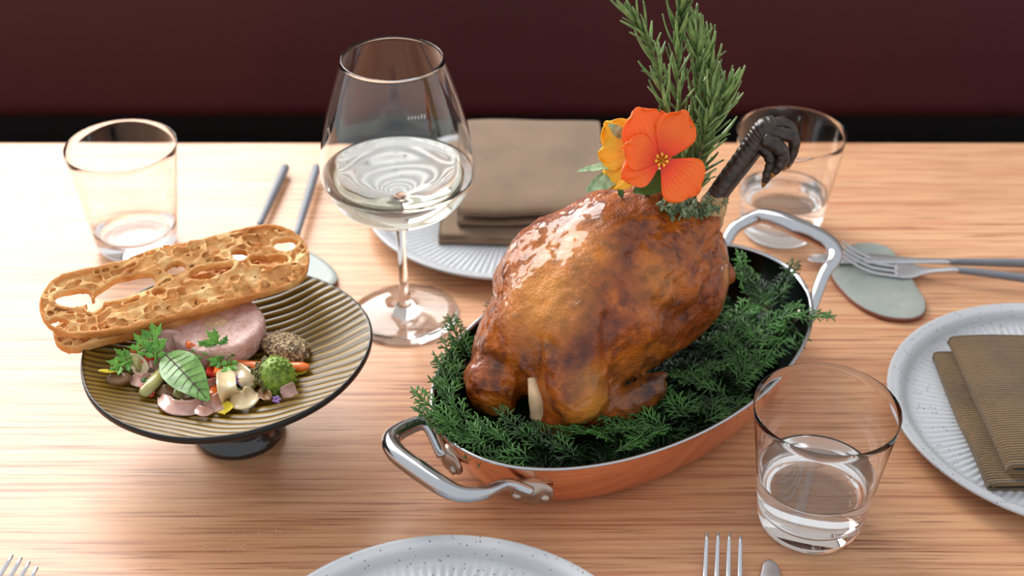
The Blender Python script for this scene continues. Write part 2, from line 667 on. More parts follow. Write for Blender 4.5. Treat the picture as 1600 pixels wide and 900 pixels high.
M = dict(
    oak=m_oak(), leather=m_leather(), glass=m_glass(), water=m_glass('water', (1, 1, 1), 1.333),
    wine=m_glass('white_wine', (0.99, 0.975, 0.89), 1.344),
    steel=m_metal('polished_steel', (182, 184, 188), 0.14, var=0.04), satin=m_metal('satin_steel', (202, 203, 207), 0.38, (1, 3, 1), 0.03, 40),
    rivet=m_metal('worn_steel', (176, 160, 148), 0.3, var=0.1),
    copper=m_metal('copper', (242, 180, 146), 0.2, (3, 3, 40), 0.14, 14, 0.05),
    lining=m_metal('steel_reflection_tint', (70, 80, 76), 0.16, var=0.06),  # dark greenish tint paints the juniper reflected in the steel
    plate=m_plate(), handle=plain('grey_resin', (118, 122, 130), 0.5, var=0.04),
    nap_b=m_napkin('taupe_linen', (100, 79, 60), (146, 120, 95), 260), nap_r=m_napkin('brown_twill', (34, 25, 16), (124, 96, 60), 136, 'X', 'Y'),
    skin=m_skin(), bread=m_bread(), ribbed=m_ribbed(), dark_glaze=plain('black_glaze', (26, 24, 24), 0.12, var=0.3, scale=30, coat=0.5),
    bone=plain('bone', (214, 182, 142), 0.4, var=0.2, bump=0.3, sss=0.2),
    knuckle=plain('knuckle_bone', (176, 140, 96), 0.45, var=0.35, scale=120, bump=0.4),
    claw=plain('charred_scaly_skin', (50, 36, 29), 0.33, var=0.55, scale=160, bump=0.7),
    nail=plain('claw_nail', (150, 96, 40), 0.4),
    juniper=m_leaf('juniper', (16, 44, 12), (78, 128, 54), 0.42, 60), juniper_lit=m_leaf('juniper_tip', (30, 62, 34), (96, 142, 84), 0.5, 60),
    rosemary=m_leaf('rosemary_leaf', (58, 84, 40), (138, 164, 96), 0.38, 120), stem=plain('herb_stem', (122, 118, 72), 0.6),
    sage=m_leaf('sage_leaf', (116, 146, 96), (184, 206, 160), 0.6, 200), greenleaf=m_leaf('green_leaf', (46, 84, 26), (104, 140, 50), 0.4, 150),
    thyme=m_leaf('thyme_leaf', (58, 78, 50), (130, 146, 104), 0.5, 200),
    orange=m_petal('orange_petal', (252, 108, 10), (244, 66, 6), (170, 28, 8)), yellow=m_petal('yellow_petal', (250, 178, 16), (246, 150, 8), (220, 110, 6)),
    stamen=plain('stamen', (232, 180, 40), 0.5), pate=m_pate(),
    mustard=m_grain('grain_mustard', [(150, 120, 84), (182, 152, 110), (110, 84, 58), (196, 170, 128), (92, 70, 50)], 650),
    carrot=plain('carrot', (232, 112, 40), 0.25, var=0.12, bump=0.2, sss=0.2, coat=0.3), pepper=plain('red_pepper', (206, 44, 28), 0.2, sss=0.15, coat=0.4),
    onion=plain('pink_onion', (206, 160, 146), 0.22, var=0.16, sss=0.3, coat=0.3), onion_w=plain('pale_onion', (214, 190, 150), 0.22, var=0.14, sss=0.3, coat=0.3),
    celery=plain('pickled_green', (164, 158, 92), 0.25, var=0.16, sss=0.2, coat=0.3), mush=plain('brown_mushroom', (122, 86, 52), 0.3, var=0.25, coat=0.3),
    chervil=m_leaf('chervil', (62, 124, 30), (120, 178, 62), 0.45, 120), sorrel=m_leaf('sorrel', (44, 88, 30), (108, 152, 66), 0.35, 140),
    vein=plain('sorrel_vein', (66, 22, 30), 0.5), romanesco=m_leaf('romanesco', (70, 98, 24), (142, 168, 58), 0.5, 260), rom_dark=m_leaf('romanesco_seared', (64, 56, 34), (110, 104, 54), 0.5, 260),
    ypetal=plain('yellow_flower', (236, 206, 60), 0.4, sss=0.2), violet=plain('violet_flower', (168, 136, 200), 0.5, sss=0.2),
    rest=None, wall=plain('pale_plaster', (206, 200, 192), 0.8, var=0.03), plinth=plain('plinth_gap_shade', (24, 18, 17), 0.7), floor=plain('dark_floor', (70, 58, 50), 0.5), wframe=plain('window_paint', (60, 58, 56), 0.5),
    etch=plain('etched_frost', (240, 240, 240), 0.6, var=0.02), crumb=plain('bread_crumb', (238, 214, 176), 0.7), black=plain('black_ink', (18, 16, 16), 0.4),
)


def m_rest():
    n = NT('celadon_stoneware')
    v = n.noise(n.coord(), 110, 4)
    b = n.noise(n.coord(), 22, 3)
    e = n.attr('edge')
    base = n.ramp(b, [(0.3, lin(150, 160, 158)), (0.7, lin(172, 176, 164))])
    base = n.mix(n.ramp(v, [(0.5, G(0)), (0.75, G(0.35))]), base, lin(126, 140, 140))
    base = n.mix(e, base, lin(126, 72, 52))
    n.set(Base__Color=base, Roughness=0.42)
    return n.m


M['rest'] = m_rest()

# ------------------------------------------------------------------ setting
fl = struct(obj('floor', box(0, 1.0, -0.03, 6.0, 4.4, 0.06), M['floor'], smooth=False))
WX0, WX1, WZ0, WZ1, WY = -2.45, -0.28, 1.12, 2.9, 2.06
wb = struct(obj('wall_back', join(box((-3 + WX0) / 2, WY + 0.06, 1.55, WX0 + 3, 0.12, 3.1), box((3 + WX1) / 2, WY + 0.06, 1.55, 3 - WX1, 0.12, 3.1),
                box((WX0 + WX1) / 2, WY + 0.06, WZ0 / 2, WX1 - WX0, 0.12, WZ0), box((WX0 + WX1) / 2, WY + 0.06, (WZ1 + 3.1) / 2, WX1 - WX0, 0.12, 3.1 - WZ1)), M['wall'], smooth=False))
win = struct(obj('window_1', join(box((WX0 + WX1) / 2, WY, WZ0 - 0.015, WX1 - WX0 + 0.1, 0.06, 0.03), box(WX0 - 0.015, WY - 0.005, 2.0, 0.03, 0.05, WZ1 - WZ0), box(WX1 + 0.015, WY - 0.005, 2.0, 0.03, 0.05, WZ1 - WZ0),
                 box((WX0 + WX1) / 2, WY - 0.005, WZ1 + 0.015, WX1 - WX0 + 0.06, 0.05, 0.03)), M['wframe'], smooth=False))

bq = thing('banquette', 'dark maroon leather banquette seat running behind the oak table', 'bench', (0, 1.8, 0))
obj('backrest', box(0, 1.73, 0.735, 4.2, 0.14, 0.490, 0.035), M['leather'], bq)
obj('seat', box(0, 1.46, 0.37, 4.2, 0.40, 0.10, 0.03), M['leather'], bq)
obj('plinth', box(0, 1.56, 0.16, 4.1, 0.38, 0.32), M['plinth'], bq, smooth=False)
obj('gap_shade_panel', box(0, 1.81, 0.48, 4.1, 0.02, 0.96), M['plinth'], bq, smooth=False)  # added dark panel, standing in for the shade under the backrest

tb = thing('dining_table', 'long pale oak dining table under all the dishes', 'table', (0, 0.74, 0))
obj('tabletop', box(0, 0.74, TZ - 0.015, 1.9, 0.796, 0.03, 0.003), M['oak'], tb, smooth=False)
for sx in (-1, 1):
    for sy in (-1, 1):
        obj('leg', box(sx * 0.86, 0.74 + sy * 0.34, 0.36, 0.06, 0.06, 0.72, 0.004), M['oak'], tb, smooth=False)
obj('apron', join(box(0, 1.04, 0.68, 1.66, 0.025, 0.08), box(0, 0.44, 0.68, 1.66, 0.025, 0.08)), M['oak'], tb, smooth=False)

# ------------------------------------------------------------------ tumblers, wine glass


def tumbler(at, label, water=None):
    t = thing('tumbler', label, 'glass', at, 'thin water tumblers')
    Rb, Rt, Hh, w = 0.0325, 0.0432, 0.092, 0.0008
    out = [(0, 0.0), (Rb * 0.6, 0.0), (Rb * 0.86, 0.0006), (Rb * 0.96, 0.003), (Rb + 0.0002, 0.008)]
    for k in np.linspace(0.15, 1, 12):
        out.append((Rb + (Rt - Rb) * k, 0.008 + (Hh - 0.008) * (k - 0.0)))
    inn = [(Rt - w * 0.07, Hh + 0.0002), (Rt - w * 0.28, Hh + 0.0003), (Rt - w * 0.48, Hh + 0.0002)]
    zb = 0.013
    rin = lambda z: Rb + (Rt - Rb) * (z - 0.008) / (Hh - 0.008) - w * (1.15 - 0.6 * z / Hh)
    for z in np.linspace(Hh, zb + 0.006, 12):
        inn.append((rin(z), z))
    inn += [(rin(zb + 0.003) - 0.0012, zb + 0.0025), (rin(zb) - 0.005, zb + 0.0005), (Rb * 0.5, zb), (0, zb)]
    obj('glass_body', lathe([(r, z) for r, z in out + inn], 72, at), M['glass'], t)
    if water:
        lv = water
        e = 0.0002
        pr = [(0, zb - e), (Rb * 0.5, zb - e), (rin(zb) - 0.005 + e, zb + 0.0005 - e), (rin(zb + 0.003) - 0.0012 + e, zb + 0.0025 - e)]
        for z in np.linspace(zb + 0.006, lv - 0.001, 8):
            pr.append((rin(z) + e, z))
        pr += [(rin(lv) + e, lv + 0.0005), (rin(lv) - 0.0012, lv - 0.0004), (rin(lv) * 0.7, lv - 0.0006), (0, lv - 0.0006)]
        return t, pr
    return t, None


t1, _ = tumbler((-0.304, 0.963, TZ + 0.0004), 'empty thin tumbler behind the crisp bread slices')
t2, pr = tumbler((0.2205, 0.985, TZ + 0.0004), 'part-filled water tumbler behind the charred bird foot', 0.037)
o = obj('water', lathe(pr, 72, (0.2205, 0.985, TZ + 0.0004)), M['water'], loc=(0.2205, 0.985, TZ + 0.0004))
tag(o, 'clear water in the tumbler behind the charred bird foot', 'water', 'water in tumblers')
t3, pr = tumbler((0.1857, 0.6435, TZ + 0.0004), 'part-filled water tumbler in front of the copper pan', 0.040)
o = obj('water', lathe(pr, 72, (0.1857, 0.6435, TZ + 0.0004)), M['water'], loc=(0.1857, 0.6435, TZ + 0.0004))
tag(o, 'clear water in the tumbler in front of the copper pan', 'water', 'water in tumblers')
# faint etched maker's marks near the foot of the front tumbler
ev = []
for row in range(2):
    for k in range(9 if row == 0 else 8):
        a = R_(-112 + k * 3.4 + row * 1.5)
        z = 0.0068 - row * 0.0032
        r = 0.0326 if row == 0 else 0.0318
        hh = 0.0004 + 0.0002 * ((k * 7) % 3)
        q = [(r * math.cos(a + s), r * math.sin(a + s), z + zz) for s, zz in ((0, -hh), (0.012, -hh), (0.022, hh), (0.01, hh))]
        ev.append((np.array(q) + np.array((0.1857, 0.6435, TZ + 0.0004)), [(0, 1, 2, 3)]))
obj('etched_mark', join(*ev), M['etch'], t3, smooth=False)

WG = (-0.0806, 0.866, TZ + 0.0004)
wg = thing('wine_glass', 'tall thin-stemmed wine glass beside the pedestal plate', 'glass', WG)
bowl = catmull([(0.0046, 0.0835), (0.0125, 0.0862), (0.029, 0.093), (0.0445, 0.104), (0.0528, 0.118), (0.0546, 0.130), (0.0528, 0.146), (0.0475, 0.170), (0.0410, 0.192), (0.0345, 0.2115)], 6)
foot = [(0, 0.0), (0.030, 0.0), (0.0398, 0.0004), (0.0405, 0.0010), (0.0398, 0.0017), (0.028, 0.0028), (0.016, 0.0046), (0.0082, 0.0078), (0.0048, 0.0135), (0.0038, 0.021), (0.0033, 0.045), (0.0034, 0.068), (0.0040, 0.079)]
wt = 0.00065
nb = np.gradient(bowl, axis=0)
nb = np.stack([-nb[:, 1], nb[:, 0]], 1)
nb /= np.linalg.norm(nb, axis=1)[:, None]
inner = bowl + nb * wt
inner = [p for p in inner if p[0] > 0.0075]
prof = foot + [tuple(p) for p in bowl] + [(bowl[-1][0] - 0.0004, bowl[-1][1] + 0.0005)] + [tuple(p) for p in inner[::-1]] + [(0.003, 0.0858), (0, 0.0857)]
obj('glass_body', lathe(prof, 96, WG), M['glass'], wg)
lv = 0.1235
e = 0.00018
wpr = [(0, 0.0857 - e), (0.003, 0.0858 - e)] + [(p[0] + e * 0.8, p[1] - e * 0.6) for p in inner if p[1] < lv - 0.001]
rl = np.interp(lv, [p[1] for p in inner if p[1] < 0.13], [p[0] for p in inner if p[1] < 0.13])
wpr += [(rl + e, lv + 0.0006), (rl - 0.0012, lv - 0.0003), (rl * 0.75, lv - 0.0006), (0, lv - 0.0006)]
o = obj('white_wine', lathe(wpr, 96, WG), M['wine'], loc=WG)
tag(o, 'pale straw white wine filling the lower bowl of the wine glass', 'wine')
# small pale etched mark on the far side of the bowl
ev = []
for k in range(6):
    a = R_(84 - k * 2.6)
    r = 0.0540
    z = 0.1385 + 0.0004 * k
    hh = 0.0012 + (0.0012 if k > 3 else 0)
    q = [(r * math.cos(a + s), r * math.sin(a + s), z + zz) for s, zz in ((0, -0.0012), (0.02, -0.0012), (0.02, hh), (0, hh))]
    ev.append((np.array(q) + np.array(WG), [(0, 1, 2, 3)]))
obj('etched_mark', join(*ev), M['etch'], wg, smooth=False)

# ------------------------------------------------------------------ ribbed grey plates


def plate_geo():
    RR, n = 0.122, 960
    ang = np.linspace(0, 2 * PI, n, endpoint=False)
    top = [(0.002, 0.0052), (0.02, 0.0052), (0.034, 0.0052), (0.04, 0.0053), (0.055, 0.0054), (0.07, 0.0056), (0.085, 0.006), (0.098, 0.0066), (0.1035, 0.0072), (0.1065, 0.0085),
           (0.1090, 0.0112), (0.1120, 0.0140), (0.1155, 0.0156), (0.1190, 0.0166), (0.1210, 0.0168), (0.1219, 0.0160), (0.1217, 0.0148), (0.1195, 0.0135), (0.112, 0.0088), (0.1, 0.0030), (0.088, 0.0004), (0.08, 0.0), (0.074, 0.0008), (0.03, 0.0012), (0.002, 0.0012)]
    vs, darken = [], []
    for i, (r, z) in enumerate(top):
        amp = 0.0
        if i < 11:
            amp = 0.00045 * min(1, max(0, (r - 0.03) / 0.02)) * (1 if r < 0.1 else max(0, (0.109 - r) / 0.009))
        zz = z + amp * np.cos(ang * 120)
        vs.append(np.stack([r * np.cos(ang), r * np.sin(ang), zz], 1))
        w = 0.0
        if 10 <= i <= 11:
            w = 0.7
        if 13 <= i <= 15:
            w = 0.35
        darken.append(np.full(n, w) + (0.25 * (np.cos(ang * 120) < -0.4) * (amp > 0.0002)))  # darker grey in the rib grooves, inner step and rim
    fs = grid_faces(len(top), n, wrap_c=True)
    c0 = len(top) * n
    vs.append(np.array([[0, 0, 0.0052], [0, 0, 0.0012]]))
    darken.append(np.zeros(2))
    fs += [(c0, (k + 1) % n, k) for k in range(n)] + [(c0 + 1, c0 - n + k, c0 - n + (k + 1) % n) for k in range(n)]
    return np.concatenate(vs), fs, np.concatenate(darken)


pv, pf, pw = plate_geo()
PL = [(-0.001, 1.012), (0.3775, 0.737), (-0.036, 0.494)]
LB = ['pale grey ribbed plate with rim under the napkin behind the wine glass', 'pale grey ribbed speckled plate under the brown twill napkin beside the front tumbler', 'empty pale grey ribbed plate cut off by the near table edge']
p0 = obj('dinner_plate', (pv, pf), M['plate'])
set_attr(p0, 'darken', pw)
tag(p0, LB[0], 'plate', 'ribbed grey plates')
p0.location = (*PL[0], TZ)
for k in (1, 2):
    c = p0.copy()
    COL.objects.link(c)
    c.location = (*PL[k], TZ)
    c.rotation_euler = (0, 0, 0.4 * k)
    c['label'] = LB[k]

# ------------------------------------------------------------------ napkins


def ribbon(profile, x0, x1, thick, seed, nx=40, skew=0.0):
    """cloth folded along a side profile of (d, z), running from x0 to x1"""
    pr = catmull(profile, 7)
    T = np.gradient(pr, axis=0)
    T /= np.linalg.norm(T, axis=1)[:, None]
    N = np.stack([-T[:, 1], T[:, 0]], 1)
    loop = np.concatenate([pr + N * thick / 2, (pr - N * thick / 2)[::-1]])
    m = len(loop)
    xs = np.linspace(x0, x1, nx)
    vs = []
    for i, x in enumerate(xs):
        e = min(i, nx - 1 - i)
        q = np.zeros((m, 3))
        q[:, 0] = x + skew * loop[:, 0]
        q[:, 1] = loop[:, 0]
        q[:, 2] = loop[:, 1] - (0.0006 if e == 0 else 0)
        w = vnoise(q * np.array([26, 26, 10]), seed)
        q[:, 2] += w * 0.0009 * np.clip(loop[:, 1] / 0.006, 0.15, 1.6)
        q[:, 1] += vnoise(q * np.array([30, 8, 60]), seed + 1) * 0.0010
        q[:, 0] += vnoise(q * np.array([8, 30, 60]), seed + 2) * 0.0009
        vs.append(q)
    fs = grid_faces(nx, m, wrap_c=True)
    h = m // 2
    for i in (0, nx - 1):
        for j in range(h - 1):
            a, b, c, d = i * m + j, i * m + j + 1, i * m + (m - 2 - j), i * m + (m - 1 - j)
            fs.append((a, b, c, d) if i == 0 else (d, c, b, a))
    return np.concatenate(vs), fs


def xf(geo, at, rz):
    v, f = geo
    c, s = math.cos(rz), math.sin(rz)
    v = np.asarray(v)
    return np.stack([v[:, 0] * c - v[:, 1] * s + at[0], v[:, 0] * s + v[:, 1] * c + at[1], v[:, 2] + at[2]], 1), f


z0 = 0.0078
# back napkin: lower fold a little wider, upper fold lying over it with its near fold lifted
low = ribbon([(0.085, z0), (0.03, z0), (-0.066, z0), (-0.0715, z0 + 0.0028), (-0.066, z0 + 0.0056), (0.0, z0 + 0.0056), (0.084, z0 + 0.006)], -0.066, 0.058, 0.0036, 1)
upp = ribbon([(0.082, z0 + 0.0105), (0.0, z0 + 0.0100), (-0.055, z0 + 0.0095), (-0.0605, z0 + 0.0110), (-0.056, z0 + 0.0128), (0.02, z0 + 0.0138), (0.078, z0 + 0.0170), (0.0875, z0 + 0.0225), (0.080, z0 + 0.0275),
              (0.04, z0 + 0.0275), (-0.01, z0 + 0.0275), (-0.046, z0 + 0.0275), (-0.0605, z0 + 0.0250), (-0.0640, z0 + 0.0215), (-0.058, z0 + 0.0195), (-0.03, z0 + 0.0205)], -0.052, 0.066, 0.0026, 5)
nb_at = (0.009, 1.029, TZ)
o = obj('napkin', join(low, upp), M['nap_b'])
tag(o, 'taupe folded cloth napkin on the plate behind the wine glass', 'napkin', 'folded cloth napkins')
o.location = nb_at
o.rotation_euler = (0, 0, R_(-1.5))

# twill napkin on the right plate: two folded lengths, the upper one shifted
a0 = P(1463, 555, 0.012)
a1 = P(1550, 757, 0.012)
L_ = float(np.linalg.norm((a1 - a0)[:2]))
rlow = ribbon([(0.0, z0 + 0.0056), (-0.06, z0 + 0.0056), (-0.0655, z0 + 0.0028), (-0.06, z0), (0.0, z0), (0.06, z0), (0.0655, z0 + 0.003), (0.06, z0 + 0.006), (0.0, z0 + 0.0064)], -L_ / 2, L_ / 2, 0.0034, 9)
rup = ribbon([(0.066, z0 + 0.0152), (0.0, z0 + 0.0150), (-0.048, z0 + 0.0148), (-0.0535, z0 + 0.0120), (-0.049, z0 + 0.0095), (0.0, z0 + 0.0098), (0.066, z0 + 0.0102)], -L_ / 2 - 0.009, L_ / 2 - 0.006, 0.0034, 13)
a0 = P(1463, 555, 0.012)
a1 = P(1550, 757, 0.012)
ang = math.atan2(a1[1] - a0[1], a1[0] - a0[0])
o = obj('napkin', join(rlow, rup), M['nap_r'])
tag(o, 'brown twill folded napkin on the plate beside the front tumbler', 'napkin', 'folded cloth napkins')
dv = np.array([math.cos(ang), math.sin(ang)])
nv = np.array([-dv[1], dv[0]])
L_ = np.linalg.norm((a1 - a0)[:2])
mid = (a0 + a1)[:2] / 2 + nv * 0.0655
o.location = (mid[0], mid[1], TZ)
o.rotation_euler = (0, 0, ang)

# ------------------------------------------------------------------ cutlery and rests


def pebble(pix, name, label, grp):
    pts = catmull([P(a, b, 0.004)[:2] for a, b in pix], 10, True)
    c = pts.mean(0)
    rings = [(0.93, 0.0), (0.985, 0.0008), (1.0, 0.0024), (0.99, 0.0038), (0.96, 0.0044), (0.75, 0.0042), (0.4, 0.0041)]
    vs, ed = [], []
    for s, z in rings:
        q = c + (pts - c) * s
        vs.append(np.concatenate([q, np.full((len(q), 1), TZ + z)], 1))
        ed.append(np.full(len(q), 1.0 if s >= 0.985 else 0.0))
    v = np.concatenate(vs)
    n = len(pts)
    f = [tuple(reversed(q)) for q in grid_faces(len(rings), n, wrap_c=True)] 
    v = np.concatenate([v, [[c[0], c[1], TZ + 0.0041], [c[0], c[1], TZ]]])
    m = len(rings) * n
    f = [tuple(reversed(q)) for q in f]
    f += [(m, (len(rings) - 1) * n + k, (len(rings) - 1) * n + (k + 1) % n) for k in range(n)] + [(m + 1, (k + 1) % n, k) for k in range(n)]
    ed.append(np.zeros(2))
    o = obj(name, (v, f), M['rest'], loc=(c[0], c[1], TZ))
    set_attr(o, 'edge', np.concatenate(ed))
    return tag(o, label, 'cutlery rest', grp)


pebble([(1296, 425), (1306, 398), (1340, 379), (1385, 384), (1412, 412), (1432, 446), (1447, 472), (1442, 492), (1415, 499), (1372, 492), (1330, 468)], 'cutlery_rest', 'sage green pebble-shaped ceramic rest under knife and fork beside the pan', 'ceramic cutlery rests')
pebble([(430, 420), (440, 395), (470, 388), (500, 402), (522, 420), (528, 436), (518, 446), (490, 449), (455, 440)], 'cutlery_rest', 'grey pebble-shaped ceramic rest behind the pedestal plate', 'ceramic cutlery rests')


def place(geo, p0, p1, z0, z1):
    """local x along p0->p1 (plan points), z lifted from z0 to z1"""
    v, f = geo
    d = np.array([p1[0] - p0[0], p1[1] - p0[1], z1 - z0])
    L = np.linalg.norm(d)
    ex = d / L
    ey = np.cross([0, 0, 1], ex)
    ey /= np.linalg.norm(ey)
    ez = np.cross(ex, ey)
    o = np.array([p0[0], p0[1], TZ + z0])
    return o + v[:, :1] * ex + v[:, 1:2] * ey + v[:, 2:3] * ez, f


def strip(xs, half, zs, th, cy=None):
    """flat plate along x with half widths, mid heights and thickness"""
    vs = []
    for i, x in enumerate(xs):
        c = 0 if cy is None else cy[i]
        t = th[i] if not np.isscalar(th) else th
        h = half[i]
        for k in range(12):
            a = 2 * PI * k / 12
            sy, sz = math.cos(a), math.sin(a)
            sy = math.copysign(abs(sy) ** 0.7, sy)
            vs.append((x, c + h * sy, zs[i] + t / 2 * sz))
    m = len(xs)
    f = grid_faces(m, 12, wrap_c=True)
    f = [tuple(reversed(q)) for q in f]
    f += [tuple(range(12)), tuple((m - 1) * 12 + 11 - k for k in range(12))]
    return np.array(vs, float), f


def handle_geo(x0, x1, r0, r1, z):
    xs = np.concatenate([np.linspace(x0, x1 - 0.004, 14), [x1 - 0.0015, x1]])
    rr = np.interp(xs, [x0, x0 + (x1 - x0) * 0.6, x1 - 0.004, x1], [r0, (r0 + r1) / 2 + 0.0004, r1, r1 * 0.35])
    return tube(np.stack([xs, np.zeros_like(xs), np.full_like(xs, z)], 1), rr, 14)


def fork(tip, end, label, zt=0.002, ze=0.003, L=None, grp='slim grey-handled cutlery'):
    d = math.dist(tip[:2], end[:2])
    L = L or d
    t = thing('fork', label, 'fork', (tip[0], tip[1], TZ), grp)
    P0, P1 = tip, end
    W2, TL = 0.0105, 0.044
    zc = lambda x: 0.0005 + 0.0150 * (max(0, 1 - x / 0.032)) ** 1.7 * 0.9 + 0.006 * min(1, max(0, (x - 0.058) / 0.03)) ** 1.2
    for k in range(4):
        yk = (-1.5 + k) * 0.0070
        xs = np.linspace(0.0 + abs(-1.5 + k) * 0.0008, TL + 0.004, 12)
        hw = np.interp(xs, [0, 0.004, TL], [0.0007, 0.0013, 0.0019])
        obj('tine', place(strip(xs, hw, [zc(x) for x in xs], 0.0018, np.full(12, yk) * np.interp(xs, [0, TL], [0.96, 1.0])), P0, P1, zt, ze), M['satin'], t)
    xs = np.linspace(TL, 0.092, 16)
    hw = np.interp(xs, [TL, TL + 0.006, 0.058, 0.065, 0.072, 0.092], [0.0124, 0.0128, 0.0104, 0.0052, 0.0028, 0.0026])
    th = np.interp(xs, [TL, 0.06, 0.08, 0.092], [0.0018, 0.0022, 0.003, 0.0044])
    obj('head', place(strip(xs, hw, [zc(x) for x in xs], th), P0, P1, zt, ze), M['satin'], t)
    obj('handle', place(handle_geo(0.092, max(L, 0.19), 0.0027, 0.0040, zc(0.09)), P0, P1, zt, ze), M['handle'], t)
    return t


def knife(tip, end, label, zt=0.002, ze=0.003, L=None, grp='slim grey-handled cutlery'):
    L = L or math.dist(tip[:2], end[:2])
    t = thing('knife', label, 'knife', (tip[0], tip[1], TZ), grp)
    xs = np.linspace(0, 0.112, 26)
    xs[1:4] = (0.0012, 0.003, 0.006)
    up = np.interp(xs, [0, 0.0012, 0.003, 0.006, 0.012, 0.03, 0.06, 0.085, 0.112], [0.0008, 0.003, 0.0046, 0.0064, 0.0080, 0.0092, 0.0088, 0.0042, 0.0028])
    dn = np.interp(xs, [0, 0.0012, 0.003, 0.02, 0.085, 0.112], [0.0008, 0.0030, 0.0040, 0.0056, 0.0030, 0.0028])
    z = np.full(26, 0.002)
    th = np.interp(xs, [0, 0.08, 0.112], [0.0012, 0.0020, 0.0044])
    obj('blade', place(strip(xs, (up + dn) / 2, z, th, (up - dn) / 2), tip, end, zt, ze), M['satin'], t)
    obj('handle', place(handle_geo(0.112, max(L, 0.2), 0.0027, 0.0040, 0.002), tip, end, zt, ze), M['handle'], t)
    return t


def span(a, b, h, L):
    p, q = P(*a, h), P(*b, h)
    d = (q - p) / np.linalg.norm(q - p)
    return p, p + d * L


p, q = span((1262, 405), (1560, 410), 0.007, 0.215)
knife(p, q, 'steel table knife with grey handle resting behind the fork on sage ceramic', 0.0052, 0.0045)
p, q = span((1310, 402), (1600, 436), 0.010, 0.205)
fork(p, q, 'steel fork with grey handle lying over the sage ceramic rest', 0.0058, 0.0035)
# left pair: handles point away from the camera
q = P(447, 256, 0.008)
d = P(405, 350, 0.008) - q
d /= np.linalg.norm(d)
knife(q + d * 0.215, q, 'steel knife behind the bread with grey handle pointing to the bench', 0.0056, 0.0045)
q = P(496, 262, 0.008)
d = P(467, 362, 0.008) - q
d /= np.linalg.norm(d)
fork(q + d * 0.212, q, 'steel fork behind the bread with grey handle beside the wine glass', 0.0058, 0.0035)
# near the table edge
p, q = span((1129, 849), (1130, 950), 0.006, 0.205)
fork(p, q, 'steel fork with upright tines in front of the copper pan', 0.001, 0.003)
p, q = span((1203, 873), (1195, 950), 0.004, 0.215)
knife(p, q, 'steel knife with rounded tip in front of the near tumbler', 0.001, 0.003)
p, q = span((45, 890), (-34, 958), 0.006, 0.205)
fork(p, q, 'steel fork with only tine tips showing in front of the pedestal plate', 0.001, 0.003)

# ------------------------------------------------------------------ copper pan
PC = np.array([0.0795, 0.761])
PA = R_(42.6)
ua = np.array([math.cos(PA), math.sin(PA)])
ub = np.array([-ua[1], ua[0]])
PRX, PRY, PH = 0.1555, 0.0975, 0.052


def pan(s, b, z=0.0):
    q = PC + ua * s + ub * b
    return np.array([q[0], q[1], TZ + z])


cp = thing('copper_pan', 'oval copper gratin pan with steel handles under the roast chicken', 'pan', pan(0, 0, 0))


def oval(rx, ry, z, n=120):
    a = np.linspace(0, 2 * PI, n, endpoint=False)
    return np.stack([pan(rx * math.cos(t), ry * math.sin(t), z) for t in a])


outer = [(0.02, 0.012, 0.0003), (0.104, 0.054, 0.0003), (0.120, 0.0680, 0.0008), (0.127, 0.0740, 0.0035), (0.134, 0.0795, 0.0095), (0.1405, 0.0850, 0.018), (0.1465, 0.0902, 0.029), (0.1520, 0.0948, 0.041), (PRX - 0.0006, PRY - 0.0006, PH - 0.0012)]
obj('copper_body', (np.concatenate([oval(*q) for q in outer]), [q for q in grid_faces(len(outer), 120, wrap_c=True)] + [tuple(119 - k for k in range(120))]), M['copper'], cp)
lin_ = [(PRX - 0.0006, PRY - 0.0006, PH - 0.0012), (PRX, PRY, PH - 0.0002), (PRX - 0.0008, PRY - 0.0008, PH + 0.0005), (PRX - 0.0022, PRY - 0.0022, PH + 0.0004), (PRX - 0.003, PRY - 0.003, PH - 0.0008)]
obj('rim', (np.concatenate([oval(*q) for q in lin_]), grid_faces(len(lin_), 120, wrap_c=True)), M['steel'], cp)
inr = [(PRX - 0.003, PRY - 0.003, PH - 0.0008), (0.1495, 0.0920, 0.041), (0.1440, 0.0875, 0.029), (0.1380, 0.0822, 0.018), (0.131, 0.0765, 0.0105), (0.124, 0.071, 0.0055), (0.114, 0.062, 0.003), (0.02, 0.012, 0.0028)]
obj('lining', (np.concatenate([oval(*q) for q in inr]), grid_faces(len(inr), 120, wrap_c=True) + [tuple(7 * 120 + k for k in range(120))]), M['lining'], cp)


def wall_pt(t, z):
    zs = [q[2] for q in outer[2:]]
    rx = np.interp(z, zs, [q[0] for q in outer[2:]])
    ry = np.interp(z, zs, [q[1] for q in outer[2:]])
    p = pan(rx * math.cos(t), ry * math.sin(t), z)
    nn = np.array([*(ua * math.cos(t) / rx + ub * math.sin(t) / ry), 0])
    return p, nn / np.linalg.norm(nn)


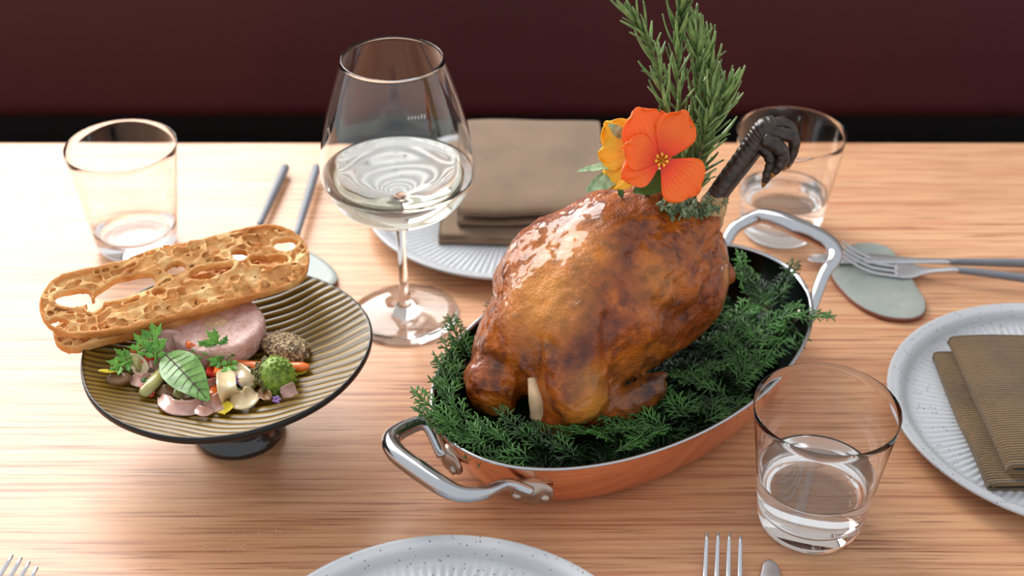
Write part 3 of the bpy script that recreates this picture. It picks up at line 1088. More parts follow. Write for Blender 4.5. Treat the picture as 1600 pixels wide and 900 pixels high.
def pan_handle(tA, tB, mid):
    A, nA = wall_pt(tA, 0.034)
    B, nB = wall_pt(tB, 0.034)
    up = np.array([0, 0, 1])
    hA = A + nA * 0.006
    hB = B + nB * 0.006
    pts = [hA] + [P(*q) for q in mid] + [hB]
    path = catmull(pts, 8)
    s = np.linspace(0, 1, len(path))
    rad = np.interp(s, [0, 0.07, 0.25, 0.4, 0.5, 0.6, 0.75, 0.93, 1], [0.0046, 0.0046, 0.0056, 0.0074, 0.0078, 0.0074, 0.0056, 0.0046, 0.0046])
    h = obj('handle', tube(path, rad, 18, flat=0.82), M['steel'], cp)
    for (C, n_, tt) in ((A, nA, tA), (B, nB, tB)):
        tan = np.array([-n_[1], n_[0], 0])
        # bracket: flat lozenge plate against the wall with a raised root for the handle
        prof = [(-0.0125, -0.008, 0.0035), (-0.007, -0.009, 0.007), (0.0, -0.006, 0.010), (0.007, -0.009, 0.007), (0.0125, -0.008, 0.0035)]
        vs = []
        xs = np.linspace(-0.0135, 0.0135, 15)
        for x in xs:
            k = 1 - (x / 0.0135) ** 2
            hw = 0.0035 + 0.0062 * k ** 0.8
            for j in range(14):
                a = 2 * PI * j / 14
                vs.append(C + tan * x + up * (-0.004 * 1 + hw * math.cos(a)) + n_ * (0.0014 + (0.0018 + 0.004 * k ** 3) * math.sin(a)))
        f = grid_faces(15, 14, wrap_c=True) + [tuple(range(13, -1, -1)), tuple(14 * 14 + j for j in range(14))]
        obj('bracket', (np.array(vs), f), M['rivet'], h)
        for dx in (-0.0085, 0.0085):
            c0 = C + tan * dx + up * (-0.0065) + n_ * 0.003
            g = tube([c0, c0 + n_ * 0.0022, c0 + n_ * 0.003], [0.0034, 0.0032, 0.0018], 14)
            obj('rivet', g, M['rivet'], h)


pan_handle(R_(172), R_(208), [(668, 664, 0.044), (636, 668, 0.047), (612, 686, 0.049), (620, 708, 0.050), (655, 735, 0.050), (692, 760, 0.050), (722, 772, 0.049), (756, 770, 0.047), (792, 757, 0.042)])
pan_handle(R_(24), R_(-29), [(1142, 364, 0.048), (1162, 348, 0.053), (1188, 338, 0.057), (1218, 344, 0.059), (1250, 358, 0.059), (1282, 373, 0.058), (1303, 390, 0.056), (1302, 408, 0.053), (1286, 432, 0.048)])

# ------------------------------------------------------------------ roast chicken
CH = pan(-0.005, 0.012, 0.03)
ck = thing('roast_chicken', 'glazed roast chicken with one charred foot raised, lying on juniper in the pan', 'chicken', CH)
A3 = np.array([[ua[0], ua[1], 0], [ub[0], ub[1], 0], [0, 0, 1]])


def bird_base(p):
    d = sd_ell(p, pan(-0.014, 0.012, 0.088), (0.084, 0.054, 0.057), A3)
    d = smin(d, sd_ell(p, pan(0.010, 0.026, 0.110), (0.054, 0.038, 0.040), A3), 0.018)
    d = smin(d, sd_ell(p, pan(-0.064, 0.021, 0.062), (0.039, 0.047, 0.038), A3), 0.018)
    d = smin(d, sd_ell(p, pan(0.036, 0.005, 0.088), (0.046, 0.044, 0.046), A3), 0.014)
    d = smin(d, sd_ell(p, pan(-0.032, 0.044, 0.108), (0.042, 0.026, 0.032), A3), 0.010)
    d = smin(d, sd_cone(p, pan(-0.05, 0.010, 0.120), pan(0.03, 0.016, 0.141), 0.012, 0.014), 0.02)
    d = smin(d, sd_cone(p, P(1050, 440, 0.08), P(1082, 436, 0.078), 0.030, 0.018), 0.012)
    d = smin(d, sd_cone(p, P(1110, 432, 0.080), P(1130, 427, 0.081), 0.0075, 0.0085), 0.003)
    d = smin(d, sd_cone(p, P(1035, 398, 0.115), P(1096, 350, 0.134), 0.030, 0.0125), 0.012)
    return d


def front(px, py, lift=0.0, fn=None):
    """point on the bird's visible flank, lifted towards the viewer"""
    d = ray(px, py)
    d = d / np.linalg.norm(d)
    o = EYE + np.array([0, 0, TZ])
    t = 0.55
    for _ in range(60):
        q = float((fn or bird_base)((o + d * t)[None])[0])
        if q < 0.0004:
            break
        t += max(0.0004, q * 0.8)
    return o + d * (t - lift)


WS, WE = front(890, 512, -0.012), front(898, 618, 0.000)
WE2 = front(872, 648, 0.001)
WM = P(978, 632, 0.049)
WT = P(1020, 606, 0.053)
GROOVES = [([(968, 425), (902, 476), (852, 512), (826, 556)], 0.0022, 0.0034), ([(944, 500), (936, 556), (944, 604)], 0.0045, 0.0036), ([(1000, 372), (988, 428), (1012, 474), (1070, 508)], 0.0032, 0.005),
           ([(862, 520), (842, 560), (846, 600)], 0.0028, 0.0034), ([(1045, 350), (1010, 372), (978, 362)], 0.0018, 0.004), ([(880, 372), (868, 420), (812, 488)], 0.0014, 0.004), ([(1098, 470), (1060, 500), (1020, 560)], 0.0018, 0.005),
           ([(770, 560), (800, 575), (812, 600)], 0.0022, 0.003)]
GR = [(np.concatenate([[front(*a) + (front(*b) - front(*a)) * t for t in np.linspace(0, 1, 5, endpoint=False)] for a, b in zip(g[:-1], g[1:])]), dp, sg) for g, dp, sg in GROOVES]


def bird_full(p):
    d = bird_base(p)
    for pts, dp, sg in GR:
        m = np.full(d.shape, 1e9)
        for q in pts:
            m = np.minimum(m, ((p - q) ** 2).sum(-1))
        d = d + dp * np.exp(-m / (2 * sg * sg))
    # wing folded at the near end, its stub pointing along the pan
    d = smin(d, sd_cone(p, WS, WE, 0.020, 0.0175), 0.012)
    d = smin(d, sd_cone(p, WE, WE2, 0.0155, 0.013), 0.006)
    d = smin(d, sd_cone(p, WE2, WM, 0.0120, 0.0086), 0.005)
    d = smin(d, sd_cone(p, WM, WT, 0.0082, 0.0096), 0.004)
    d = smin(d, sd_cone(p, WT + np.array([0.001, 0.002, 0.004]), WT + np.array([0.006, 0.003, 0.008]), 0.006, 0.004), 0.003)
    # neck flap
    d = smin(d, sd_cone(p, front(772, 600, -0.008), front(776, 648, -0.003), 0.018, 0.015), 0.006)
    return d


CAV = [front(a, b, -0.0045, bird_full) for a, b in ((817, 588), (818, 612), (819, 636), (820, 658))]
CAV.append(CAV[-1] + np.array([0, -0.003, -0.010]))
CR = (0.0042, 0.0062, 0.0078, 0.0090, 0.0095)


def chicken_sdf(p):
    d = bird_full(p)
    # neck opening
    cav = np.full(d.shape, 1e9)
    for k in range(4):
        cav = np.minimum(cav, sd_cone(p, CAV[k], CAV[k + 1], CR[k], CR[k + 1]))
    d = -smin(-d, cav, 0.003)
    d = d + 0.0022 * vnoise(p * 45, 2) + 0.0010 * vnoise(p * 110, 4)
    wrk = vnoise((p @ np.array([[0.7, 0.7, 0.1], [-0.7, 0.7, 0.2], [0, 0, 1]]).T) * np.array([70, 200, 140]), 6)
    wrk2 = vnoise((p @ np.array([[0.5, 0.8, 0.3], [-0.8, 0.5, 0.2], [0, -0.3, 1]]).T) * np.array([110, 330, 260]), 7)
    amp = 0.5 + 0.5 * np.clip(vnoise(p * 30, 11) * 2, -1, 1)
    d = d - amp * (0.0017 * (1 - np.abs(wrk)) ** 4 + 0.0011 * (1 - np.abs(wrk2)) ** 4)
    return d


g, lo = vol(pan(-0.02, 0.01, 0) + np.array([-0.125, -0.125, 0.016]), pan(-0.02, 0.01, 0) + np.array([0.125, 0.125, 0.165]), 0.0017)
cv, cf = surface_nets(chicken_sdf(g), lo, 0.0017)
body = obj('body', (cv, cf), M['skin'], ck)
bvh = BVHTree.FromPolygons([Vector(v) for v in cv], cf)


def on_bird(px, py):
    d = Vector(ray(px, py)).normalized()
    h = bvh.ray_cast(Vector((0, 0, TZ + CAM_H)), d)
    return (np.array(h[0]), np.array(h[1])) if h[0] is not None else (None, None)


char_shade = np.zeros(len(cv))
pale = np.zeros(len(cv))
for px, py, r, s in ((1020, 605, 0.024, 1.0), (985, 628, 0.009, 0.6), (775, 565, 0.010, 0.8), (895, 565, 0.011, 0.9), (900, 600, 0.014, 0.4), (870, 560, 0.012, 0.5), (985, 625, 0.012, 0.7), (985, 345, 0.02, 0.55), (900, 470, 0.014, 0.4), (830, 560, 0.014, 0.6),
                     (1045, 395, 0.012, 0.5), (820, 655, 0.016, 0.9), (800, 620, 0.008, 0.7), (1065, 480, 0.016, 0.3), (930, 590, 0.01, 0.4), (1085, 380, 0.01, 0.4)):  # spots in the neck opening are shade painted into the skin colour
    h, _n = on_bird(px, py)
    if h is not None:
        char_shade = np.maximum(char_shade, s * np.clip(1.25 - np.linalg.norm(cv - h, axis=1) / r, 0, 1))
for px, py, r, s in ((850, 460, 0.03, 0.8), (925, 600, 0.014, 0.7), (930, 635, 0.018, 0.8), (890, 390, 0.03, 0.5), (990, 590, 0.03, 0.35), (1135, 426, 0.009, 0.6), (1030, 440, 0.02, 0.3), (770, 640, 0.012, 0.4)):
    h, _n = on_bird(px, py)
    if h is not None:
        pale = np.maximum(pale, s * np.clip(1.3 - np.linalg.norm(cv - h, axis=1) / r, 0, 1))
set_attr(body, 'char_shade', char_shade)
set_attr(body, 'pale', pale)

# pale bone showing in the neck opening
hb, _n = on_bird(846, 610)
if hb is None:
    hb = P(834, 612, 0.055)
pts = catmull([front(831, 590, -0.0035, bird_full), front(836, 612, -0.0020, bird_full), front(841, 640, -0.0025, bird_full), front(842, 652, -0.004, bird_full)], 6)
b_ = obj('exposed_bone', tube(pts, np.interp(np.linspace(0, 1, len(pts)), [0, 0.5, 1], [0.0028, 0.0052, 0.0056]), 12), M['bone'], ck)
b_['label'] = 'pale exposed breast bone in the neck opening'

# raised shank with charred foot
yl = P(1098, 348, 0.134)[1]
sh = lambda px, py, dy=0.0: PY(px, py, yl + dy)
kn = catmull([sh(1088, 362, 0.0), sh(1104, 345, 0.001), sh(1116, 318, 0.003), sh(1126, 302, 0.004)], 6)
o = obj('knuckle', tube(kn, np.interp(np.linspace(0, 1, len(kn)), [0, 0.35, 0.7, 1], [0.010, 0.0105, 0.0085, 0.0062]) * (1 + 0.08 * vnoise(kn * 300, 3)), 18), M['knuckle'], ck)
o['label'] = 'tan leg joint above the drumstick'
path = catmull([sh(1110, 322, 0.003), sh(1130, 292, 0.005), sh(1160, 252, 0.008), sh(1182, 222, 0.011), sh(1196, 206, 0.012), sh(1208, 204, 0.013)], 22)
m = len(path)
s = np.linspace(0, 1, m)
rad = np.interp(s, [0, 0.15, 0.5, 0.75, 0.92, 1], [0.0070, 0.0068, 0.0074, 0.0088, 0.0096, 0.0070])
sv, sf = tube(path, rad, 28, cap=True)
for i in range(m):                      # scale ridges along the front of the shank
    for k in range(28):
        a = 2 * PI * k / 28
        side = max(0, math.sin(a + 0.3))
        c = path[i]
        w = 1 + 0.10 * side * (abs(math.sin(s[i] * PI * 19 + 0.6 * math.sin(3 * a))) ** 0.5 - 0.6) - 0.14 * max(0, math.cos(a - 2.9)) ** 8 - 0.12 * max(0, math.cos(a + 0.5)) ** 10
        sv[i * 28 + k] = c + (sv[i * 28 + k] - c) * w
shank = obj('shank', (sv, sf), M['claw'], ck)
shank['label'] = 'charred black scaly shank'
toes = [[(1196, 200, 0.010), (1222, 194, 0.012), (1238, 206, 0.013), (1240, 232, 0.012), (1234, 254, 0.010)],
        [(1200, 208, 0.004), (1222, 210, 0.003), (1240, 216, 0.002), (1238, 238, 0.001), (1228, 258, 0.0)],
        [(1196, 218, 0.000), (1212, 226, -0.004), (1224, 240, -0.006), (1220, 256, -0.007), (1210, 270, -0.007)],
        [(1190, 226, 0.004), (1200, 238, 0.0), (1206, 254, -0.002), (1200, 272, -0.003), (1195, 284, -0.003)]]
for k, tp in enumerate(toes):
    tpath = catmull([sh(a, b, c + 0.004) for a, b, c in tp], 8)
    q = np.linspace(0, 1, len(tpath))
    r = np.interp(q, [0, 0.3, 0.8, 1], [0.0054, 0.0046, 0.0034, 0.0022]) * (1 + 0.05 * np.sin(q * 34))
    tt = obj('toe', tube(tpath, r, 14), M['claw'], shank)
    e = tpath[-1]
    dd = tpath[-1] - tpath[-3]
    dd /= np.linalg.norm(dd)
    # nail merged as its own mesh under the bird
    obj('claw_nail', tube([e - dd * 0.001, e + dd * 0.002, e + dd * 0.0042], [0.0023, 0.0017, 0.0006], 10), M['nail'], shank)

# ------------------------------------------------------------------ juniper bed


def sprig_geo(seed, L=0.062):
    r = random.Random(seed)
    gs = []
    n = 11
    stem = np.array([[L * t, 0.003 * math.sin(3 * t + seed), -0.006 * t * t] for t in np.linspace(0, 1, 7)])
    gs.append(tube(stem, np.linspace(0.0010, 0.0007, 7), 4))

    def twig(p, d, l, lvl):
        d = d / np.linalg.norm(d)
        side = np.array([-d[1], d[0], 0])
        e = p + d * l + np.array([0, 0, r.uniform(-1, 1) * l * 0.18]) + side * l * r.uniform(-0.1, 0.1)
        mid = (p + e) / 2 + np.array([0, 0, l * 0.04])
        gs.append(tube([p, mid, e], [0.00062, 0.00092, 0.00062], 5))
        if lvl > 0:
            k = max(1, int(l / 0.0050))
            for i in range(k):
                t = (i + 0.8) / (k + 0.6)
                sgn = 1 if i % 2 else -1
                a = R_(38 + r.uniform(-8, 8)) * sgn
                dd = np.array([d[0] * math.cos(a) - d[1] * math.sin(a), d[0] * math.sin(a) + d[1] * math.cos(a), r.uniform(-0.2, 0.3)])
                twig(p + (e - p) * t, dd, (1 - t) * l * 0.6 + 0.0042, lvl - 1)
    for i in range(n):
        t = (i + 0.6) / n
        p = stem[0] + (stem[-1] - stem[0]) * t + np.array([0, 0.003 * math.sin(3 * t + seed), 0.006 * (t - t * t)])
        for sgn in (-1, 1):
            a = R_(42 + r.uniform(-8, 8)) * sgn
            ll = L * (0.10 + 0.26 * (1 - t) ** 0.7 * min(1, 0.45 + t * 3)) * r.uniform(0.8, 1.15)
            twig(p, np.array([math.cos(a), math.sin(a), r.uniform(-0.15, 0.3)]), ll, 1)
    return join(*gs)


SP = [sprig_geo(k) for k in range(5)]
SPM = []
for k, (v, f) in enumerate(SP):
    me = mk_mesh('juniper_sprig', v, f)
    me.materials.append(M['juniper'])
    SPM.append(me)


def rot_of(yaw, pitch, roll):
    return Matrix.Rotation(yaw, 4, 'Z') @ Matrix.Rotation(-pitch, 4, 'Y') @ Matrix.Rotation(roll, 4, 'X')


# the deep bed nobody could count
vs, fs, nn = [], [], 0
rr = random.Random(11)
for k in range(210):
    for _ in range(50):
        t, q = rr.uniform(0, 2 * PI), math.sqrt(rr.random())
        s_, b_2 = 0.138 * q * math.cos(t), 0.080 * q * math.sin(t)
        if (s_ + 0.02) ** 2 / 0.085 ** 2 + (b_2 - 0.014) ** 2 / 0.045 ** 2 > 0.55:
            break
    yaw = rr.uniform(0, 2 * PI)
    edge = (s_ / 0.15) ** 2 + (b_2 / 0.092) ** 2
    z = rr.uniform(0.010, 0.030) - 0.004 * edge
    v, f = SP[k % 5]
    sc = rr.uniform(0.65, 0.9)
    mt = np.array(rot_of(yaw, R_(rr.uniform(-4, 22)), R_(rr.uniform(-25, 25))).to_3x3()) * sc
    vv = v @ mt.T + pan(s_, b_2, z) - mt @ np.array([0.03, 0, 0])
    # keep it inside the pan
    rel = vv - pan(0, 0, 0)
    ss, bb = rel[:, :2] @ ua, rel[:, :2] @ ub
    lim = 0.93 + 0 * ss
    kx = np.sqrt((ss / (0.121 + 0.55 * np.clip(rel[:, 2], 0, 0.05))) ** 2 + (bb / (0.066 + 0.55 * np.clip(rel[:, 2], 0, 0.05))) ** 2)
    m_ = np.where(kx > lim, lim / kx, 1.0)
    ss, bb = ss * m_, bb * m_
    vv[:, :2] = PC + ss[:, None] * ua + bb[:, None] * ub
    vv[:, 2] = np.maximum(vv[:, 2], TZ + 0.005)
    vs.append(vv)
    fs += [tuple(i + nn for i in q) for q in f]
    nn += len(v)
bed = obj('juniper_bed', (np.concatenate(vs), fs), M['juniper'], loc=pan(0, 0, 0.003))
tag(bed, 'deep bed of dark green juniper foliage filling the copper pan', 'herb bed', kind='stuff')

# sprigs that show on top, each its own object: (px, py, h, tip direction in the picture, tilt)
tops = []
for px, py, h, tx, ty, pt in ((735, 690, 0.052, 655, 632, 12), (720, 672, 0.056, 645, 615, 20), (735, 660, 0.055, 672, 600, 22), (760, 700, 0.05, 690, 660, 10), (800, 705, 0.048, 745, 650, 14),
                              (850, 700, 0.045, 800, 655, 20), (905, 712, 0.045, 850, 668, 12), (880, 690, 0.045, 905, 640, 16), (960, 690, 0.045, 905, 665, 12), (960, 705, 0.045, 1010, 670, 8),
                              (1010, 690, 0.044, 960, 650, 14), (1045, 668, 0.044, 1000, 640, 14), (1080, 650, 0.044, 1040, 610, 12), (1100, 660, 0.044, 1150, 620, 8), (1135, 622, 0.044, 1085, 590, 14),
                              (1150, 600, 0.044, 1190, 560, 10), (1180, 580, 0.043, 1140, 540, 16), (1205, 540, 0.043, 1160, 505, 14), (1190, 520, 0.045, 1235, 480, 16), (1200, 490, 0.047, 1170, 440, 26),
                              (1175, 470, 0.048, 1160, 420, 32), (1210, 500, 0.050, 1275, 488, 14), (1215, 480, 0.045, 1225, 440, 28), (1150, 500, 0.045, 1190, 460, 14), (1120, 540, 0.044, 1160, 500, 10),
                              (1060, 600, 0.044, 1110, 570, 12), (740, 560, 0.046, 718, 520, 20), (722, 600, 0.046, 702, 555, 18), (705, 630, 0.048, 690, 580, 22), (760, 510, 0.045, 770, 480, 16),
                              (830, 715, 0.044, 780, 700, 8), (780, 680, 0.05, 722, 668, 14), (1235, 505, 0.044, 1200, 560, 6), (1050, 640, 0.044, 1090, 620, 10), (920, 670, 0.042, 960, 660, 14)):
    tops.append((px, py, h, tx, ty, pt))
for k, (px, py, h, tx, ty, pt) in enumerate(tops):
    p = P(px, py, h)
    q = P(tx, ty, h + 0.008)
    yaw = math.atan2(q[1] - p[1], q[0] - p[0])
    L = np.linalg.norm((q - p)[:2])
    o = bpy.data.objects.new('juniper_sprig', SPM[k % 5])
    COL.objects.link(o)
    sc = min(1.05, max(0.62, L / 0.062))
    o.matrix_world = Matrix.Translation(Vector(p)) @ rot_of(yaw, R_(pt), R_(rr.uniform(-25, 25))) @ Matrix.Scale(sc, 4)
    if k == 0:
        lb, gp = ('juniper sprig reaching farthest out over the rim by the near handle', None)
    elif k == 1:
        lb, gp = ('broad juniper sprig spilling over the rim just above the farthest-reaching one', None)
    elif k == 2:
        lb, gp = ('juniper tip standing upright at the rim above the near handle', None)
    elif k == 21:
        lb, gp = ('single juniper tip poking out over the far rim below the far handle', None)
    elif px < 800 and py < 640:
        lb, gp = ('dark juniper sprig between the chicken and pan rim nearest the wine glass', 'juniper sprigs beside the wine glass')
    elif px < 850:
        lb, gp = ('green juniper sprig between the neck opening and the near handle', 'juniper sprigs by the near handle')
    elif px < 1000:
        lb, gp = ('green juniper sprig lying in front of the wing stub', 'juniper sprigs in front of the wing stub')
    elif py > 590:
        lb, gp = ('green juniper sprig between the burnt wing tip and the long near rim', 'juniper sprigs beside the burnt wing tip')
    elif py < 495:
        lb, gp = ('upright juniper sprig against the dark inner wall below the far handle', 'juniper sprigs against the inner wall')
    else:
        lb, gp = ('green juniper sprig between the smooth flank and the far end of the pan', 'juniper sprigs beside the flank')
    tag(o, lb, 'herb sprig', gp)

# ------------------------------------------------------------------ rosemary, sage, thyme, nasturtiums
YB = P(1070, 335, 0.135)[1]


def blade_geo(L, w, curl=0.15, thick=0.0006, n=8, m=6):
    """slim leaf along +x, edges rolled down"""
    vs = []
    for i, t in enumerate(np.linspace(0, 1, n)):
        hw = w * (math.sin(PI * min(0.97, max(0.06, t)) ** 0.8)) ** 0.55
        for k in range(m):
            a = 2 * PI * k / m
            vs.append((L * t, hw * math.cos(a), thick * math.sin(a) + curl * L * t * t))
    f = [tuple(reversed(q)) for q in grid_faces(n, m, wrap_c=True)] + [tuple(range(m)), tuple((n - 1) * m + m - 1 - k for k in range(m))]
    return np.array(vs), f


LEAVES = []
for k, (L, w, c) in enumerate(((0.021, 0.00150, 0.14), (0.017, 0.0014, -0.08), (0.024, 0.0015, 0.22), (0.012, 0.0012, 0.05))):
    v, f = blade_geo(L, w, c)
    me = mk_mesh('leaf', v, f)
    me.materials.append(M['rosemary'])
    LEAVES.append(me)


def rosemary(pix, label, n, dy=0.0, spread=38, seed=0):
    r = random.Random(seed + 100)
    pts = catmull([PY(a, b, YB + dy + c) for a, b, c in pix], 10)
    t = thing('rosemary_sprig', label, 'rosemary', pts[0], 'rosemary sprigs behind the flowers')
    obj('stem', tube(pts, np.linspace(0.0013, 0.0007, len(pts)), 6), M['stem'], t)
    for i in range(n):
        s = (i + 0.5) / n
        s = 0.10 + 0.90 * s
        j = s * (len(pts) - 1)
        a = int(min(j, len(pts) - 2))
        p = pts[a] + (pts[a + 1] - pts[a]) * (j - a)
        d = Vector(pts[min(a + 2, len(pts) - 1)] - pts[max(a - 1, 0)]).normalized()
        ang = i * R_(137.5)
        side = d.orthogonal().normalized()
        side.rotate(Quaternion(d, ang))
        op = R_(spread + r.uniform(-12, 14)) * (1.0 - 0.45 * max(0, s - 0.75) / 0.25)
        x = (d * math.cos(op) + side * math.sin(op)).normalized()
        z = (d - x * d.dot(x)).normalized()
        y = z.cross(x)
        me = LEAVES[3 if s > 0.96 else r.randrange(3)]
        o = bpy.data.objects.new('leaf', me)
        COL.objects.link(o)
        o.parent = t
        mt = Matrix((x, y, z)).transposed().to_4x4()
        o.matrix_local = Matrix.Translation(Vector(p - pts[0])) @ mt @ Matrix.Scale(r.uniform(0.8, 1.15), 4)
    return t


rosemary([(1066, 330, 0), (1052, 230, 0.002), (1035, 140, 0.0), (1015, 70, -0.004), (986, 22, -0.006)], 'rosemary sprig leaning towards the wine glass with a drooping tip', 60, -0.004, 27, 1)
rosemary([(1070, 330, 0), (1066, 220, 0.004), (1058, 110, 0.004), (1062, 40, 0.004), (1066, 4, 0.004)], 'tallest rosemary sprig standing straight above the orange flower', 64, 0.002, 30, 2)
rosemary([(1072, 330, 0.004), (1080, 230, 0.006), (1090, 140, 0.008), (1090, 80, 0.008), (1082, 40, 0.008)], 'rosemary sprig with a slightly bent tip just behind the tallest one', 60, 0.004, 30, 3)
rosemary([(1078, 330, 0.004), (1094, 240, 0.008), (1106, 170, 0.01), (1110, 110, 0.01), (1106, 62, 0.01)], 'rosemary sprig in the back of the bunch with an upright tip', 58, 0.006, 32, 4)
rosemary([(1080, 330, 0.002), (1098, 260, 0.004), (1116, 205, 0.006), (1130, 165, 0.006), (1140, 138, 0.006)], 'short rosemary sprig leaning towards the charred foot', 46, 0.0, 34, 5)
rosemary([(1076, 335, -0.002), (1086, 280, 0.0), (1098, 225, 0.0), (1106, 190, 0.002), (1114, 150, 0.002)], 'shortest rosemary sprig tucked beside the orange flower', 46, -0.004, 36, 6)


def petal_geo(L, Wd, cup, ruffle, seed, nu=14, nv=15, claw=0.18):
    vs, al, ac = [], [], []
    for i in range(nu):
        t = i / (nu - 1)
        hw = Wd / 2 * (claw + (1 - claw) * math.sin(PI / 2 * min(1, t * 1.5)) ** 1.3) * math.sqrt(max(0.0, 1 - max(0, (t - 0.55) / 0.45) ** 2 * 0.92))
        for j in range(nv):
            s = -1 + 2 * j / (nv - 1)
            x = L * t * (1 - 0.10 * s * s * t)
            z = cup * L * (t * t) + 0.25 * cup * L * s * s * t + ruffle * t * t * math.sin(s * 5 + seed) + ruffle * 0.5 * t * math.sin(s * 11 + seed * 2)
            vs.append((x, hw * s, z))
            al.append(t)
            ac.append(s)
    return np.array(vs), grid_faces(nu, nv), al, ac


def flower(name, label, cat, c, nrm, petals, mat, up=(0, 0, 1), center=True):
    t = thing(name, label, cat, c)
    z = Vector(nrm).normalized()
    x0 = (Vector(up) - z * Vector(up).dot(z)).normalized()
    for k, (deg, L, Wd, cup, ruf, tilt) in enumerate(petals):
        v, f, al, ac = petal_geo(L, Wd, cup, ruf, k + 1.3)
        x = x0.copy()
        x.rotate(Quaternion(z, R_(deg)))
        zz = z.copy()
        ax = zz.cross(x).normalized()
        q = Quaternion(ax, R_(tilt))
        x.rotate(q)
        zz.rotate(q)
        y = zz.cross(x)
        mt = np.array([x, y, zz]).T
        o = obj('petal', (v @ mt.T + c + np.array(z) * 0.0004 * k + np.array(x) * 0.001, f), mat, t)
        set_attr(o, 'along', al)
        set_attr(o, 'across', ac)
        sd = o.modifiers.new('thickness', 'SOLIDIFY')
        sd.thickness = 0.0005
    if center:
        gs = []
        for k in range(7):
            a = k * 0.9
            d = np.array(z) * 0.007 + np.array(x0) * 0.0035 * math.cos(a) + np.array(z.cross(x0)) * 0.0035 * math.sin(a)
            p0 = np.array(c)
            gs.append(tube([p0, p0 + d * 0.6, p0 + d], [0.0004, 0.0004, 0.0004], 5))
            gs.append(ellipsoid(p0 + d, (0.0009, 0.0009, 0.0012), nu=8, nv=5))
        obj('stamens', join(*gs), M['stamen'], t)
    return t


cf_ = PY(1034, 252, YB - 0.020)
tow = np.array([-0.10, -0.80, 0.58])
flower('nasturtium', 'bright orange nasturtium flower tucked against the rosemary', 'flower', cf_, tow,
       [(30, 0.036, 0.034, 0.10, 0.0012, -6), (-22, 0.034, 0.027, 0.14, 0.0014, -8), (75, 0.026, 0.024, 0.16, 0.0012, -12), (118, 0.027, 0.022, 0.12, 0.0014, -4), (-128, 0.030, 0.034, 0.05, 0.0014, 4)], M['orange'])
cy_ = PY(992, 238, YB - 0.012)
flower('nasturtium', 'yellow nasturtium flower peeking out behind the orange one', 'flower', cy_, np.array([-0.45, -0.7, 0.5]),
       [(8, 0.024, 0.020, 0.12, 0.0012, 0), (62, 0.026, 0.024, 0.12, 0.0014, -4), (112, 0.022, 0.022, 0.2, 0.0012, 0), (160, 0.027, 0.026, 0.06, 0.0014, 2)], M['yellow'], center=False)


def broad_leaf(p0, p1, w, nrm, mat, name, label, cat, bend=0.1, group=None, vein=None, wav=0.0006):
    p0, p1 = np.array(p0), np.array(p1)
    L = np.linalg.norm(p1 - p0)
    x = (p1 - p0) / L
    z = np.array(nrm, float)
    z -= x * (z @ x)
    z /= np.linalg.norm(z)
    y = np.cross(z, x)
    nu, nv = 16, 9
    top, bot = [], []
    for i in range(nu):
        t = i / (nu - 1)
        hw = w / 2 * max(0.03, math.sin(PI * t ** 0.85)) ** 0.75
        for j in range(nv):
            s = -1 + 2 * j / (nv - 1)
            zz = bend * L * math.sin(PI * t) + abs(s) * hw * 0.25 + wav * math.sin(t * 18) * abs(s) + 0.0003 * math.sin(t * 40 + 3 * s)
            q = p0 + x * L * t + y * hw * s + z * zz
            top.append(q)
            bot.append(q - z * 0.0005)
    f = grid_faces(nu, nv)
    n = nu * nv
    f2 = f + [tuple(reversed([i + n for i in q])) for q in f]
    o = obj(name, (np.array(top + bot), f2), mat, loc=p0)
    tag(o, label, cat, group)
    if vein is not None:
        gs = []
        up = z * 0.00035
        line = [p0 + x * L * t + z * (bend * L * math.sin(PI * t)) + up for t in np.linspace(0.0, 0.97, 10)]
        gs.append(tube(line, np.linspace(0.0005, 0.0002, 10), 6))
        for k in range(7):
            t = 0.14 + 0.11 * k
            for sg in (-1, 1):
                pts = []
                for q in np.linspace(0, 0.86, 5):
                    tt = min(0.96, t + 0.12 * q)
                    hw = w / 2 * max(0.03, math.sin(PI * tt ** 0.85)) ** 0.75
                    pts.append(p0 + x * L * tt + y * hw * sg * q + z * (bend * L * math.sin(PI * tt) + q * hw * 0.25 + wav * math.sin(tt * 18) * q) + up)
                gs.append(tube(pts, np.linspace(0.00024, 0.0001, 5), 5))
        obj('vein', join(*gs), vein, o)
    return o


cn = (0, -0.8, 0.6)
broad_leaf(PY(968, 258, YB - 0.012), PY(901, 268, YB - 0.016), 0.0052, (0, -0.5, 0.85), M['sage'], 'sage_leaf', 'narrow sage leaf pointing out towards the back napkin', 'leaf', 0.05, 'sage leaves')
broad_leaf(PY(962, 268, YB - 0.012), PY(915, 299, YB - 0.018), 0.0085, (0.2, -0.7, 0.7), M['sage'], 'sage_leaf', 'wide sage leaf hanging below the yellow flower', 'leaf', 0.05, 'sage leaves')
broad_leaf(PY(966, 276, YB - 0.014), PY(926, 296, YB - 0.022), 0.0095, (0.1, -0.6, 0.75), M['sage'], 'sage_leaf', 'greener folded sage leaf overlapping the wide one', 'leaf', 0.06, 'sage leaves')
broad_leaf(PY(975, 215, YB - 0.004), PY(952, 194, YB - 0.006), 0.0070, cn, M['sage'], 'sage_leaf', 'small sage leaf peeking out above the yellow flower', 'leaf', 0.03, 'sage leaves')
broad_leaf(PY(1042, 272, YB - 0.012), PY(990, 300, YB - 0.018), 0.016, cn, M['greenleaf'], 'nasturtium_leaf', 'dark green round leaf under the orange flower', 'leaf', 0.05)
broad_leaf(PY(1010, 330, YB - 0.004), PY(1012, 296, YB - 0.012), 0.006, cn, M['greenleaf'], 'flower_stalk_leaf', 'short green leaf standing on the skin under the flowers', 'leaf', 0.05)
